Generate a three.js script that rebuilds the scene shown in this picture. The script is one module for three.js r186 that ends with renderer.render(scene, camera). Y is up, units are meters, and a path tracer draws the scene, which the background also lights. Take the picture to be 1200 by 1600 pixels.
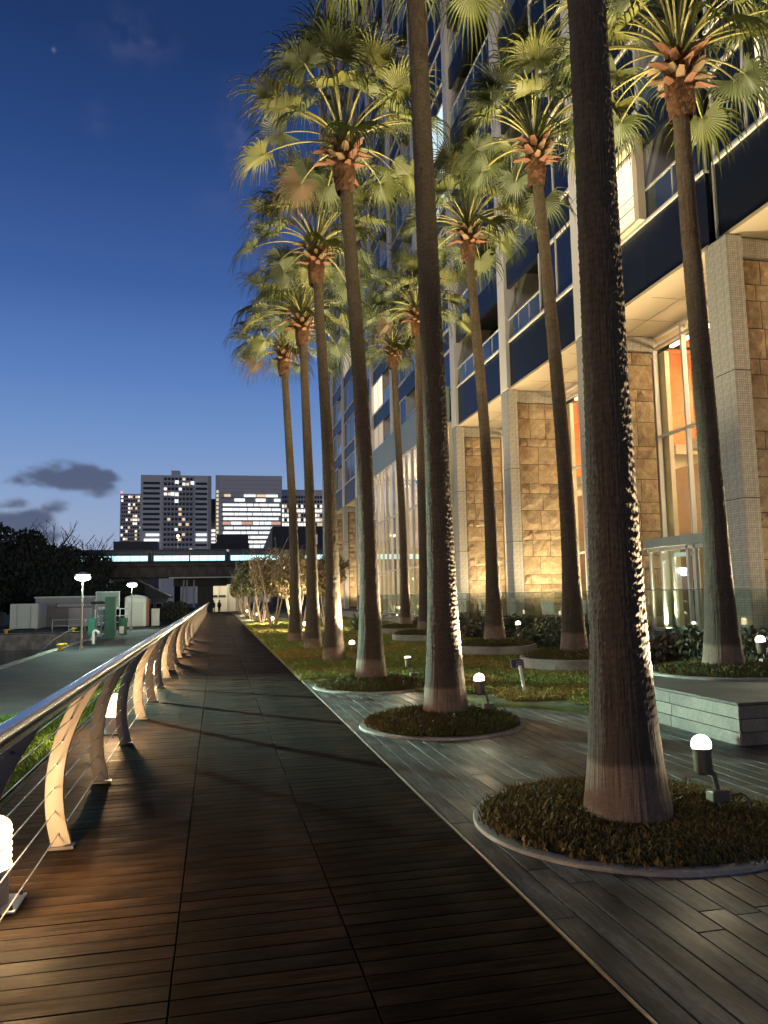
import * as THREE from 'three';
import { mergeGeometries, mergeVertices, toCreasedNormals } from 'three/addons/utils/BufferGeometryUtils.js';
import { RoundedBoxGeometry } from 'three/addons/geometries/RoundedBoxGeometry.js';
import { MarchingCubes } from 'three/addons/objects/MarchingCubes.js';
import { RectAreaLightUniformsLib } from 'three/addons/lights/RectAreaLightUniformsLib.js';
RectAreaLightUniformsLib.init();

// ------------------------------------------------------------------ camera
const scene = new THREE.Scene();
const V = (x, y, z) => new THREE.Vector3(x, y, z);
const camera = new THREE.PerspectiveCamera(67.38, 0.75, 0.1, 6000);
const EYE = 1.55;
const camAxes = (() => {                       // walk direction and zenith as seen by the lens (vanishing points)
  const w = V(338 - 600, -(934 - 800), -1200).normalize();
  const up = V(394 - 600, 10350 + 800, -1200);
  up.addScaledVector(w, -up.dot(w)).normalize();
  const x = V(0, 0, 0).crossVectors(w, up);
  return [V(x.x, up.x, -w.x), V(x.y, up.y, -w.y), V(x.z, up.z, -w.z)];   // right, up, back in the world
})();
camera.position.set(0, EYE, 0);
camera.quaternion.setFromRotationMatrix(new THREE.Matrix4().makeBasis(...camAxes));

const renderer = new THREE.WebGLRenderer();
renderer.toneMapping = THREE.LinearToneMapping;
renderer.toneMappingExposure = 1.0;
renderer.shadowMap.enabled = true;

// ------------------------------------------------------------------ random and noise
function rng(seed) { let a = seed >>> 0; return () => { a = (a + 0x6D2B79F5) | 0; let t = Math.imul(a ^ (a >>> 15), 1 | a); t = (t + Math.imul(t ^ (t >>> 7), 61 | t)) ^ t; return ((t ^ (t >>> 14)) >>> 0) / 4294967296; }; }
const hash = (x, y, s) => { let h = Math.imul(x, 374761393) ^ Math.imul(y, 668265263) ^ Math.imul(s, 2246822519); h = Math.imul(h ^ (h >>> 13), 1274126177); return ((h ^ (h >>> 16)) >>> 0) / 4294967296; };
const mod = (a, n) => ((a % n) + n) % n;
function vnoise(x, y, px, py, s) {             // value noise, periodic in px, py
  const x0 = Math.floor(x), y0 = Math.floor(y), fx = x - x0, fy = y - y0, u = fx * fx * (3 - 2 * fx), v = fy * fy * (3 - 2 * fy);
  const a = mod(x0, px), b = mod(x0 + 1, px), c = mod(y0, py), d = mod(y0 + 1, py);
  return (hash(a, c, s) * (1 - u) + hash(b, c, s) * u) * (1 - v) + (hash(a, d, s) * (1 - u) + hash(b, d, s) * u) * v;
}
function fbm(x, y, px, py, s, oct = 4) { let t = 0, a = 0.5, n = 0; for (let i = 0; i < oct; i++) { t += a * vnoise(x, y, px, py, s + i); n += a; a *= 0.5; x *= 2; y *= 2; px *= 2; py *= 2; } return t / n; }
const clamp = (x, a = 0, b = 1) => Math.min(b, Math.max(a, x));
const smooth = (a, b, x) => { const t = clamp((x - a) / (b - a)); return t * t * (3 - 2 * t); };
const lerp = (a, b, t) => a + (b - a) * t;
const lin = (c) => c.map((v) => { v /= 255; return v <= 0.04045 ? v / 12.92 : Math.pow((v + 0.055) / 1.055, 2.4); });

// ------------------------------------------------------------------ dusk sky
{
  const W = 3072, H = 1536, data = new Float32Array(W * H * 4);
  const stops = [[-90, [60, 70, 90]], [0, [166, 175, 194]], [3, [158, 171, 196]], [6.5, [142, 165, 202]], [11.5, [113, 147, 200]], [16, [90, 126, 188]], [22, [64, 97, 160]], [30, [43, 73, 131]], [37, [31, 56, 104]], [60, [24, 42, 84]], [90, [20, 36, 76]]].map(([e, c]) => [e, lin(c)]);
  const dirOf = (px, py) => { const d = camAxes[0].clone().multiplyScalar(px - 600).addScaledVector(camAxes[1], 800 - py).addScaledVector(camAxes[2], -1200).normalize(); return [Math.atan2(d.z, d.x), Math.asin(d.y)]; };
  const banks = [[108, 742, 3.6, 0.9, 0.9], [160, 766, 2.0, 0.6, 0.8], [75, 733, 2.2, 0.45, 0.65], [95, 792, 1.2, 0.55, 0.8], [140, 800, 1.0, 0.35, 0.7], [15, 788, 1.6, 0.5, 0.7], [20, 815, 3.2, 0.9, 1], [40, 840, 3.0, 0.9, 0.9], [0, 850, 2.5, 0.8, 0.8], [200, 770, 1.6, 0.4, 0.55]]
    .map(([x, y, a, b, k]) => [...dirOf(x, y), a * Math.PI / 180, b * Math.PI / 180, k]);
  const veils = [[205, 55, 2.6, 1.3, 0.9], [240, 72, 1.5, 0.9, 0.9], [150, 188, 0.9, 1.1, 0.5], [375, 200, 1.6, 2.4, 0.9], [385, 268, 1.0, 0.8, 0.9], [350, 320, 2, 1, 0.4]].map(([x, y, a, b, k]) => [...dirOf(x, y), a * Math.PI / 180, b * Math.PI / 180, k]);
  const star = dirOf(84, 78), dark = lin([72, 77, 98]), pale = lin([96, 100, 140]), glow = lin([190, 170, 170]);
  for (let j = 0; j < H; j++) {
    const el = ((j + 0.5) / H - 0.5) * Math.PI, e = el * 180 / Math.PI;
    let k = 0; while (k < stops.length - 2 && stops[k + 1][0] < e) k++;
    const t = clamp((e - stops[k][0]) / (stops[k + 1][0] - stops[k][0])), base = [0, 1, 2].map((c) => lerp(stops[k][1][c], stops[k + 1][1][c], t));
    for (let i = 0; i < W; i++) {
      const az = ((i + 0.5) / W - 0.5) * 2 * Math.PI, o = (j * W + i) * 4;
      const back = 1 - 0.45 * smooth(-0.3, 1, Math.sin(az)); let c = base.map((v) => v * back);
      if (e > -1 && e < 45) {
        const seen = Math.abs(az - star[0] - 0.35) < 0.9, si = i * 2 / 3, sj = j * 2 / 3;
        let m = 0, mv = 0, n2 = 0.5;
        if (seen) {
          const wx = (fbm(si / 14, sj / 10, 999, 999, 25, 3) - 0.5) * 9, wy = (fbm(si / 14 + 40, sj / 10, 999, 999, 26, 3) - 0.5) * 3.5;
          const n = fbm((si + wx) / 20, (sj + wy) / 7, 999, 999, 5, 6); n2 = fbm((si + wx) / 7, (sj + wy) / 4.5, 999, 999, 15, 5);
          for (const [a, b, ra, rb, s] of banks) { const dx = (az - a) / ra, dy = (el - b) / rb, q = dx * dx + dy * dy; if (q < 6) m = Math.max(m, s * (1.2 - q * 0.7) + (n - 0.5) * 2.6 + (n2 - 0.5) * 1.3); }
          for (const [a, b, ra, rb, s] of veils) { const dx = (az - a) / ra, dy = (el - b) / rb, q = dx * dx + dy * dy; if (q < 8) mv = Math.max(mv, s * Math.exp(-q) * smooth(0.25, 0.8, n2 * 0.5 + n * 0.5)); }
        }
        const farBank = seen || e > 12 ? 0 : smooth(0.55, 0.7, fbm(i / 90, j / 21, 34, 73, 31, 4)) * smooth(0.5, 3, e) * (1 - smooth(6, 11, e)) * 0.7;
        const d = Math.max(smooth(0.2, 1.15, m) * 0.9, farBank), edge = smooth(0.05, 0.4, m) * (1 - smooth(0.4, 0.8, m)) * 0.14 * (1 - smooth(4, 8, e));
        c = c.map((v, q) => lerp(lerp(lerp(v, glow[q], edge), dark[q] * (0.7 + 0.7 * n2), d), pale[q], mv * 0.55));
        const ds = Math.hypot((az - star[0]) * Math.cos(el), el - star[1]); if (ds < 0.0026) c = c.map((v) => v + 0.16 * (1 - ds / 0.0026));
      }
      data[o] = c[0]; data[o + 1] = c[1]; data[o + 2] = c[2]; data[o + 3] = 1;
    }
  }
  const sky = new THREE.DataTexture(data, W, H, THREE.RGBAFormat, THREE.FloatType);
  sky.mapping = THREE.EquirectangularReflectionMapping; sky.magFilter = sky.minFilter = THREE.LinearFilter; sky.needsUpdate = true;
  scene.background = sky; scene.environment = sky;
}
// last light of the sun below the western horizon, wide and weak
const sun = new THREE.DirectionalLight(new THREE.Color(1, 0.84, 0.72), 0.42);
sun.position.set(-70, 13, 90); sun.shadow.radius = 60; sun.castShadow = true;
sun.shadow.camera.left = sun.shadow.camera.bottom = -60; sun.shadow.camera.right = sun.shadow.camera.top = 60; sun.shadow.camera.far = 300;
sun.name = 'dusk_sun'; scene.add(sun);

// light levels, candela
const L = { bollard: 17, palmUp: 460, spill: 3, pier: 200, pierFlood: 2050, fin: 60, tree: 60, room: 40 };
const COL = { bollard: [1, 0.61, 0.28], palm: [1, 0.82, 0.5], pier: [0.66, 1, 0.8], warm: [1, 0.78, 0.48] };
const color = (c) => new THREE.Color().setRGB(...c);

// ------------------------------------------------------------------ naming
const used = new Map();
function numbered(n) { const k = used.get(n) ?? 0; used.set(n, k + 1); return k ? n + '_' + String(k).padStart(3, '0') : n; }
function tag(o, label, category, group) { Object.assign(o.userData, { label, category }); if (group) o.userData.group = group; return o; }
function thing(name, label, category, pos = [0, 0, 0], group) {
  const o = new THREE.Group(); o.name = numbered(name); o.position.set(...pos); scene.add(o);
  return tag(o, label, category, group);
}
function mesh(name, g, m, parent = scene) {
  const o = new THREE.Mesh(g, m); o.name = parent === scene ? numbered(name) : name; o.castShadow = o.receiveShadow = true; parent.add(o); return o;
}
const kind = (o, k) => { o.userData.kind = k; return o; };
const struct = (name, g, m) => kind(mesh(name, g, m), 'structure');
function rename(root, n) { root.name = numbered(n); return root; }

// ------------------------------------------------------------------ geometry helpers
function uvm(g, s = 1, du = 0, dv = 0) {       // uv in metres by the dominant axis of each triangle
  g = g.index ? g.toNonIndexed() : g;
  const p = g.attributes.position, uv = new Float32Array(p.count * 2), a = V(0, 0, 0), b = V(0, 0, 0), c = V(0, 0, 0);
  for (let i = 0; i < p.count; i += 3) {
    a.fromBufferAttribute(p, i); b.fromBufferAttribute(p, i + 1); c.fromBufferAttribute(p, i + 2);
    const n = b.clone().sub(a).cross(c.clone().sub(a)), x = Math.abs(n.x), y = Math.abs(n.y), z = Math.abs(n.z);
    [a, b, c].forEach((q, k) => { const [u, v] = y >= x && y >= z ? [q.x, q.z] : x >= z ? [q.z, q.y] : [q.x, q.y]; uv[(i + k) * 2] = u * s + du; uv[(i + k) * 2 + 1] = v * s + dv; });
  }
  g.setAttribute('uv', new THREE.BufferAttribute(uv, 2)); return g;
}
const plain = (g) => { g = g.index ? g.toNonIndexed() : g; for (const k of Object.keys(g.attributes)) if (!['position', 'normal', 'uv'].includes(k)) g.deleteAttribute(k); if (!g.attributes.uv) uvm(g); return g; };
const merge = (list) => mergeGeometries(list.map(plain));
const box = (x0, x1, y0, y1, z0, z1) => new THREE.BoxGeometry(x1 - x0, y1 - y0, z1 - z0).translate((x0 + x1) / 2, (y0 + y1) / 2, (z0 + z1) / 2);
const rbox = (w, h, d, r, x = 0, y = 0, z = 0) => new RoundedBoxGeometry(w, h, d, 2, r).translate(x, y, z);
const cyl = (r0, r1, h, n = 16, x = 0, y = 0, z = 0) => new THREE.CylinderGeometry(r1, r0, h, n).translate(x, y + h / 2, z);
function bar(a, b, r, n = 8) { const d = b.clone().sub(a), l = d.length(); return new THREE.CylinderGeometry(r, r, l, n).applyQuaternion(new THREE.Quaternion().setFromUnitVectors(V(0, 1, 0), d.normalize())).translate((a.x + b.x) / 2, (a.y + b.y) / 2, (a.z + b.z) / 2); }
function limb(pts, r0, r1, n = 6) {            // tapering tube
  const cv = new THREE.CatmullRomCurve3(pts), seg = Math.max(3, pts.length * 3), g = new THREE.TubeGeometry(cv, seg, 1, n), p = g.attributes.position;
  for (let i = 0; i <= seg; i++) { const c = cv.getPointAt(i / seg), r = lerp(r0, r1, i / seg); for (let j = 0; j <= n; j++) { const k = i * (n + 1) + j; p.setXYZ(k, c.x + (p.getX(k) - c.x) * r, c.y + (p.getY(k) - c.y) * r, c.z + (p.getZ(k) - c.z) * r); } }
  return g;
}
const unitBox = new THREE.BoxGeometry(1, 1, 1);
function bm(name, m, parent, x0, x1, y0, y1, z0, z1) {   // box piece given in world coordinates
  const o = mesh(name, unitBox, m, parent), q = parent.isGroup || parent.isMesh ? parent.getWorldPosition(V(0, 0, 0)) : V(0, 0, 0), s = parent.isMesh ? parent.scale : V(1, 1, 1);
  o.scale.set((x1 - x0) / s.x, (y1 - y0) / s.y, (z1 - z0) / s.z); o.position.set(((x0 + x1) / 2 - q.x) / s.x, ((y0 + y1) / 2 - q.y) / s.y, ((z0 + z1) / 2 - q.z) / s.z); return o;
}
function wp(name, g, m, parent) { const o = mesh(name, g, m, parent), q = parent.getWorldPosition(V(0, 0, 0)); o.position.set(-q.x, -q.y, -q.z); return o; }   // geometry given in world coordinates

// ------------------------------------------------------------------ textures
function dtex(w, h, fn, srgb, rx = 1, ry = rx) {
  const d = new Uint8Array(w * h * 4);
  for (let y = 0; y < h; y++) for (let x = 0; x < w; x++) { const c = fn(x / w, y / h), o = (y * w + x) * 4; for (let k = 0; k < 3; k++) d[o + k] = clamp(Array.isArray(c) ? c[k] : c) * 255; d[o + 3] = 255; }
  const t = new THREE.DataTexture(d, w, h); t.wrapS = t.wrapT = THREE.RepeatWrapping; t.magFilter = THREE.LinearFilter; t.minFilter = THREE.LinearMipmapLinearFilter; t.generateMipmaps = true;
  if (srgb) t.colorSpace = THREE.SRGBColorSpace; t.repeat.set(rx, ry); t.needsUpdate = true; return t;
}
const grey = (v) => [v, v, v];
// wood grain running along u (1.2 m a tile) and a twin running along v
const grainFn = (u, v) => { const g = fbm(u * 5, v * 60, 5, 60, 3, 4), w = fbm(u * 3, v * 5, 3, 5, 9, 3), s = fbm(u * 40, v * 160, 40, 160, 21, 2); return clamp(0.62 + (g - 0.5) * 0.5 + (w - 0.5) * 0.7 + (s - 0.5) * 0.25); };
const T = {
  grainU: dtex(512, 512, (u, v) => grey(grainFn(u, v)), true, 0.8), grainV: dtex(512, 512, (u, v) => grey(grainFn(v, u)), true, 0.8),
  grainUb: dtex(512, 512, (u, v) => grey(grainFn(u, v)), false, 0.8), grainVb: dtex(512, 512, (u, v) => grey(grainFn(v, u)), false, 0.8),
  wear: dtex(512, 512, (u, v) => grey(clamp(0.82 + (fbm(u * 6, v * 6, 6, 6, 41, 5) - 0.5) * 0.7)), false, 0.5),
  concrete: dtex(512, 512, (u, v) => grey(clamp(0.8 + (fbm(u * 5, v * 5, 5, 5, 51, 5) - 0.5) * 0.5 + (fbm(u * 90, v * 90, 90, 90, 56, 2) - 0.5) * 0.2)), true, 0.5),
  asphalt: dtex(512, 512, (u, v) => grey(clamp(0.65 + (fbm(u * 4, v * 4, 4, 4, 61, 4) - 0.5) * 0.7 + (fbm(u * 100, v * 100, 100, 100, 66, 2) - 0.5) * 0.4)), true, 0.2),
  rock: dtex(512, 512, (u, v) => grey(fbm(u * 7, v * 7, 7, 7, 71, 6)), false, 1.1),
  rockC: dtex(512, 512, (u, v) => { const n = fbm(u * 5, v * 5, 5, 5, 81, 5), m = fbm(u * 24, v * 24, 24, 24, 86, 3); const k = 0.85 + (n - 0.5) * 0.3 + (m - 0.5) * 0.2; return [k, k * (0.97 + (n - 0.5) * 0.1), k * (0.93 + (m - 0.5) * 0.1)]; }, true, 0.8),
  soil: dtex(512, 512, (u, v) => { const n = fbm(u * 9, v * 9, 9, 9, 91, 5), m = fbm(u * 3, v * 3, 3, 3, 95, 3); const k = 0.35 + n * 0.6; return [k * (0.85 + m * 0.3), k, k * 0.6]; }, true, 0.5),
  tile: dtex(256, 256, (u, v) => { const a = mod(u * 5, 1), b = mod(v * 5, 1), j = a < 0.1 || b < 0.1; return j ? grey(0.55) : grey(0.84 + 0.16 * hash(Math.floor(u * 5), Math.floor(v * 5), 7)); }, true, 4),
  tileB: dtex(256, 256, (u, v) => { const a = mod(u * 5, 1), b = mod(v * 5, 1); return grey(smooth(0.05, 0.16, a) * smooth(0.05, 0.16, b)); }, false, 4),
  bark: dtex(512, 512, (u, v) => grey(clamp(0.5 + (fbm(u * 40, v * 6, 40, 6, 101, 4) - 0.5) * 1.1 + (fbm(u * 5, v * 26, 5, 26, 105, 3) - 0.5) * 0.5)), false, 1),
  leafy: dtex(256, 256, (u, v) => grey(clamp(0.7 + (fbm(u * 6, v * 6, 6, 6, 111, 4) - 0.5) * 0.8)), true, 1),
};
const S = (c, roughness = 0.8, o = {}) => new THREE.MeshStandardMaterial({ color: color(c), roughness, ...o });
const P = (c, roughness, o = {}) => new THREE.MeshPhysicalMaterial({ color: color(c), roughness, ...o });
const E = (c, k, base = [0.6, 0.6, 0.6]) => S(base, 0.5, { emissive: color(c), emissiveIntensity: k });
const M = {
  deckDark: [[0.037, 0.0225, 0.0125], [0.032, 0.02, 0.0115], [0.042, 0.025, 0.0135], [0.029, 0.018, 0.011]].map((c) => P(c, 0.9, { specularIntensity: 0.07, map: T.grainU, bumpMap: T.grainUb, bumpScale: 0.0016, roughnessMap: T.wear })),
  deckGrey: [[0.215, 0.218, 0.2], [0.19, 0.193, 0.18], [0.24, 0.24, 0.22], [0.17, 0.173, 0.16]].map((c) => P(c, 0.66, { specularIntensity: 0.5, map: T.grainV, bumpMap: T.grainVb, bumpScale: 0.0014, roughnessMap: T.wear })),
  under: S([0.015, 0.013, 0.012], 0.9), steel: S([0.62, 0.62, 0.63], 0.24, { metalness: 1 }), edge: S([0.55, 0.53, 0.48], 0.35, { metalness: 1 }),
  post: S([0.135, 0.118, 0.1], 0.7, { roughnessMap: T.wear }), cable: S([0.5, 0.5, 0.5], 0.3, { metalness: 1 }), fitting: S([0.12, 0.12, 0.12], 0.4, { metalness: 0.8 }),
  concrete: S([0.42, 0.4, 0.36], 0.85, { map: T.concrete, bumpMap: T.rock, bumpScale: 0.004 }), kerb: S([0.36, 0.34, 0.3], 0.85, { map: T.concrete, bumpMap: T.rock, bumpScale: 0.003 }),
  board: S([0.2, 0.195, 0.165], 0.7, { map: T.concrete }), paving: S([0.12, 0.115, 0.105], 0.75, { map: T.concrete }),
  asphalt: S([0.075, 0.075, 0.072], 0.85, { map: T.asphalt, bumpMap: T.rock, bumpScale: 0.004 }), ground: S([0.05, 0.052, 0.045], 0.95, { map: T.asphalt }),
  soil: S([0.05, 0.05, 0.022], 1, { map: T.soil, bumpMap: T.rock, bumpScale: 0.03 }), lawn: S([0.13, 0.13, 0.04], 1, { map: T.soil, bumpMap: T.rock, bumpScale: 0.03 }),
  blade: S([0.23, 0.22, 0.055], 0.9, { side: THREE.DoubleSide }), water: P([0.012, 0.018, 0.02], 0.08, { bumpMap: T.rock, bumpScale: 0.03 }),
  white: S([0.72, 0.69, 0.63], 0.6), whiteTile: S([0.5, 0.48, 0.41], 0.5, { map: T.tile, bumpMap: T.tileB, bumpScale: 0.002 }), soffit: S([0.4, 0.33, 0.22], 0.7), cream: S([0.7, 0.6, 0.42], 0.6),
  stone: [[0.5, 0.385, 0.25], [0.56, 0.43, 0.28], [0.44, 0.34, 0.22], [0.52, 0.42, 0.29]].map((c) => S(c, 0.9, { map: T.rockC, bumpMap: T.rock, bumpScale: 0.035 })), joint: S([0.09, 0.065, 0.04], 0.95),
  navy: P([0.009, 0.012, 0.02], 0.35, { specularIntensity: 0.5 }), glassDark: P([0.012, 0.016, 0.022], 0.05), glassBlue: P([0.014, 0.019, 0.03], 0.06, { specularIntensity: 0.7 }), recess: S([0.03, 0.032, 0.036], 0.8),
  pane: P([0.93, 0.97, 0.94], 0.02, { transmission: 1, thickness: 0, ior: 1.5 }), rail: P([0.86, 0.93, 0.9], 0.02, { transmission: 1, thickness: 0, ior: 1.5 }),
  teal: S([0.3, 0.36, 0.34], 0.55), orange: S([0.75, 0.24, 0.07], 0.6), brown: S([0.3, 0.17, 0.1], 0.6), curtain: S([0.5, 0.46, 0.4], 0.9), steelDark: S([0.09, 0.09, 0.09], 0.4, { metalness: 0.7 }),
  frame: S([0.62, 0.6, 0.55], 0.45), fixture: S([0.13, 0.115, 0.085], 0.45, { metalness: 0.4 }), black: S([0.02, 0.02, 0.02], 0.5),
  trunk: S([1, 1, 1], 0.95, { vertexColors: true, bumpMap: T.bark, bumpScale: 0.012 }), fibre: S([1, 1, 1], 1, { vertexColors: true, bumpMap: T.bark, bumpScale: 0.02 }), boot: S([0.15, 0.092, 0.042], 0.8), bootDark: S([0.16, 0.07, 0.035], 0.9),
  frond: [[0.085, 0.1, 0.013], [0.042, 0.058, 0.011], [0.13, 0.135, 0.018], [0.06, 0.08, 0.014]].map((c) => P(c, 0.55, { transmission: 0.2, thickness: 0, side: THREE.DoubleSide })), deadFrond: P([0.1, 0.062, 0.026], 0.8, { transmission: 0.2, thickness: 0, side: THREE.DoubleSide }), petiole: S([0.24, 0.22, 0.07], 0.5),
  shrub: [S([0.035, 0.05, 0.022], 0.6, { side: THREE.DoubleSide }), S([0.05, 0.04, 0.025], 0.6, { side: THREE.DoubleSide })], agave: S([0.06, 0.1, 0.05], 0.6, { side: THREE.DoubleSide }),
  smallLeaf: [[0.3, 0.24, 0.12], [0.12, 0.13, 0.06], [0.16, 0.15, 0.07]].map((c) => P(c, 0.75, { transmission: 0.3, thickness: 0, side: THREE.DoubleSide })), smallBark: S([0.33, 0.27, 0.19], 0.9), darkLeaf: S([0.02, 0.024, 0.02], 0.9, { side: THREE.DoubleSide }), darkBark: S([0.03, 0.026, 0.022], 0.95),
};

// ------------------------------------------------------------------ ground, pier, water
const GY = -1.25, DECK_L = -1.58, SEAM1 = -0.17, SEAM2 = 0.6, DECK_R = 1.535, END = -86;
{
  const sh = new THREE.Shape([[-3000, -3000], [3000, -3000], [3000, 3000], [-3000, 3000]].map(([x, y]) => new THREE.Vector2(x, y)));
  sh.holes.push(new THREE.Path([[-70, 71], [-8.7, 71], [-8.7, -40], [-70, -40]].map(([x, y]) => new THREE.Vector2(x, y))));
  struct('ground', uvm(new THREE.ShapeGeometry(sh).rotateX(-Math.PI / 2).translate(0, GY, 0)), M.ground);
  struct('water', uvm(new THREE.PlaneGeometry(62, 112).rotateX(-Math.PI / 2).translate(-39.5, -2.55, -15.4)), M.water);
  struct('quay_wall', uvm(merge([box(-9.1, -8.7, -3, -1.19, -71, 40), box(-70, -8.7, -3, -1.19, -71.5, -71)])), M.concrete);
  struct('pier_road', uvm(merge([new THREE.PlaneGeometry(5.4, 130).rotateX(-Math.PI / 2).translate(-6, GY + 0.03, -45)])), M.asphalt);
  struct('yard_paving', uvm(new THREE.PlaneGeometry(60, 26).rotateX(-Math.PI / 2).translate(-33, GY + 0.015, -84.6)), M.asphalt);
  // bank that falls from the deck to the pier
  const bank = new THREE.PlaneGeometry(1, 1, 24, 120), p = bank.attributes.position;
  for (let i = 0; i < p.count; i++) {
    const u = p.getX(i) + 0.5, v = p.getY(i) + 0.5, z = lerp(6, -86, v), w = lerp(6.2, 1.9, smooth(-18, -22.5, z)), x = DECK_L - u * w;
    const drop = smooth(0, 1, u * w / 3.0) * 1.12; p.setXYZ(i, x, -0.1 - Math.min(drop, 1.12) + 0.05 * (fbm(x * 1.5 + 50, z * 1.5 + 200, 999, 999, 3, 3) - 0.5), z);
  }
  bank.computeVertexNormals(); struct('grass_bank', uvm(bank), M.lawn);
}
// ------------------------------------------------------------------ main boardwalk: boards across the walk
{
  const walk = new THREE.Group(); walk.name = 'boardwalk'; scene.add(walk); kind(walk, 'structure');
  const R = rng(11), pitch = 0.124, gap = 0.006, seg = [[DECK_L, SEAM1], [SEAM1, SEAM2], [SEAM2, DECK_R]];
  const variants = seg.map(([a, b]) => [0, 1, 2, 3].map((k) => uvm(new RoundedBoxGeometry(b - a - 0.008, 0.03, pitch - gap, 1, 0.002), 1, k * 0.31, k * 0.173 + 0.05)));
  mesh('joist_bed', uvm(box(DECK_L, DECK_R, -0.12, -0.032, END, 6)), M.under, walk);
  const far = [];
  for (let i = 0, z = -1.6; z > END + 0.1; i++, z -= pitch) for (let s = 0; s < 3; s++) {
    const x = (seg[s][0] + seg[s][1]) / 2, y = -0.015 + (R() - 0.5) * 0.002, k = Math.floor(R() * 4), m = Math.floor(R() * 4);
    if (i < 98) { const o = mesh('deck_board', variants[s][k], M.deckDark[m], walk); o.position.set(x, y, z); o.rotation.x = (R() - 0.5) * 0.008; }
    else far.push(uvm(box(seg[s][0] + 0.004, seg[s][1] - 0.004, -0.03, y + 0.015, z - 0.0585, z + 0.0585), 1, k * 0.3, k * 0.17));
  }
  kind(mesh('far_deck_board', merge(far), M.deckDark[0], walk), 'stuff');
  const near = []; for (let z = -1.476; z < 6; z += pitch) for (const [a, b] of seg) near.push(box(a + 0.004, b - 0.004, -0.03, 0, z - 0.058, z + 0.058));
  kind(mesh('rear_deck_board', uvm(merge(near)), M.deckDark[1], walk), 'stuff');
  mesh('fascia', uvm(box(DECK_L - 0.04, DECK_L, -0.3, 0.005, END, 6)), M.deckDark[3], walk);
  mesh('edge_strip', box(DECK_R + 0.004, DECK_R + 0.018, -0.05, 0.006, END, 6), M.edge, walk);
}
// ------------------------------------------------------------------ paler deck under the palms: boards along the walk
{
  const deck = new THREE.Group(); deck.name = 'plank_terrace'; scene.add(deck); kind(deck, 'structure');
  const R = rng(23), w = 0.145, x0 = DECK_R + 0.024;
  mesh('joist_bed', box(x0, 9.6, -0.12, -0.032, -16, 6), M.under, deck);
  const lens = [1.6, 2.2, 2.8], geos = lens.map((l) => [0, 1, 2].map((k) => uvm(new RoundedBoxGeometry(w - 0.01, 0.03, l - 0.009, 1, 0.002), 1, k * 0.37, k * 0.21)));
  for (let c = 0; c < 54; c++) {
    const x = x0 + (c + 0.5) * w; let z = -0.2 - R() * 2 + (c > 16 ? -3.2 : 0); const end = x < 2 ? -14.6 : x < 3.6 ? -13 : x < 5.1 ? -11 : -9.2;
    while (z > end) {
      const k = Math.floor(R() * 3), o = mesh('plank', geos[k][Math.floor(R() * 3)], M.deckGrey[Math.floor(R() * 4)], deck);
      o.position.set(x, -0.015 + (R() - 0.5) * 0.0025, z - lens[k] / 2); z -= lens[k];
    }
  }
  const drain = mesh('drain_grate', merge([...Array(14)].map((_, i) => box(4.02 + i * 0.02, 4.03 + i * 0.02, 0.001, 0.008, -3.75, -3.4))), M.steelDark, deck); drain.position.set(-0.72, 0.003, 0.08);
}
// ------------------------------------------------------------------ lawn between the walk and the terrace
{
  const pts = [[1.56, -14.45], [1.9, -14.0], [2.3, -12.75], [3.0, -12.5], [3.45, -11.6], [3.75, -10.3], [4.3, -9.7], [4.7, -9.25], [5.05, -8.95], [9.0, -8.95], [9.0, -86], [1.56, -86]];
  const g = new THREE.ExtrudeGeometry(new THREE.Shape(pts.map(([x, z]) => new THREE.Vector2(x, -z))), { depth: 0.07, bevelEnabled: true, bevelSize: 0.04, bevelThickness: 0.025, bevelSegments: 2 }).rotateX(-Math.PI / 2).translate(0, -0.045, 0);
  struct('lawn', uvm(g), M.lawn);
}
function bladeClump(seed, n, h, spread) {
  const R = rng(seed), pos = [];
  for (let i = 0; i < n; i++) {
    const a = R() * 6.28, d = Math.sqrt(R()) * spread, x = Math.cos(a) * d, z = Math.sin(a) * d, t = R() * 6.28, hh = h * (0.55 + R() * 0.6), w = 0.0045 + R() * 0.003, l = hh * (0.3 + R() * 1.1), tx = Math.cos(t), tz = Math.sin(t);
    const A = [x - tz * w, 0, z + tx * w], B = [x + tz * w, 0, z - tx * w], C = [x + tx * l * 0.4 - tz * w * 0.7, hh * 0.6, z + tz * l * 0.4 + tx * w * 0.7], D = [x + tx * l * 0.4 + tz * w * 0.7, hh * 0.6, z + tz * l * 0.4 - tx * w * 0.7], T2 = [x + tx * l, hh, z + tz * l];
    pos.push(...A, ...B, ...C, ...B, ...D, ...C, ...C, ...D, ...T2);
  }
  const g = new THREE.BufferGeometry(); g.setAttribute('position', new THREE.Float32BufferAttribute(pos, 3)); g.computeVertexNormals(); return g;
}
const clumpShort = bladeClump(1, 7, 0.055, 0.05), clumpLong = bladeClump(2, 9, 0.04, 0.075);
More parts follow.
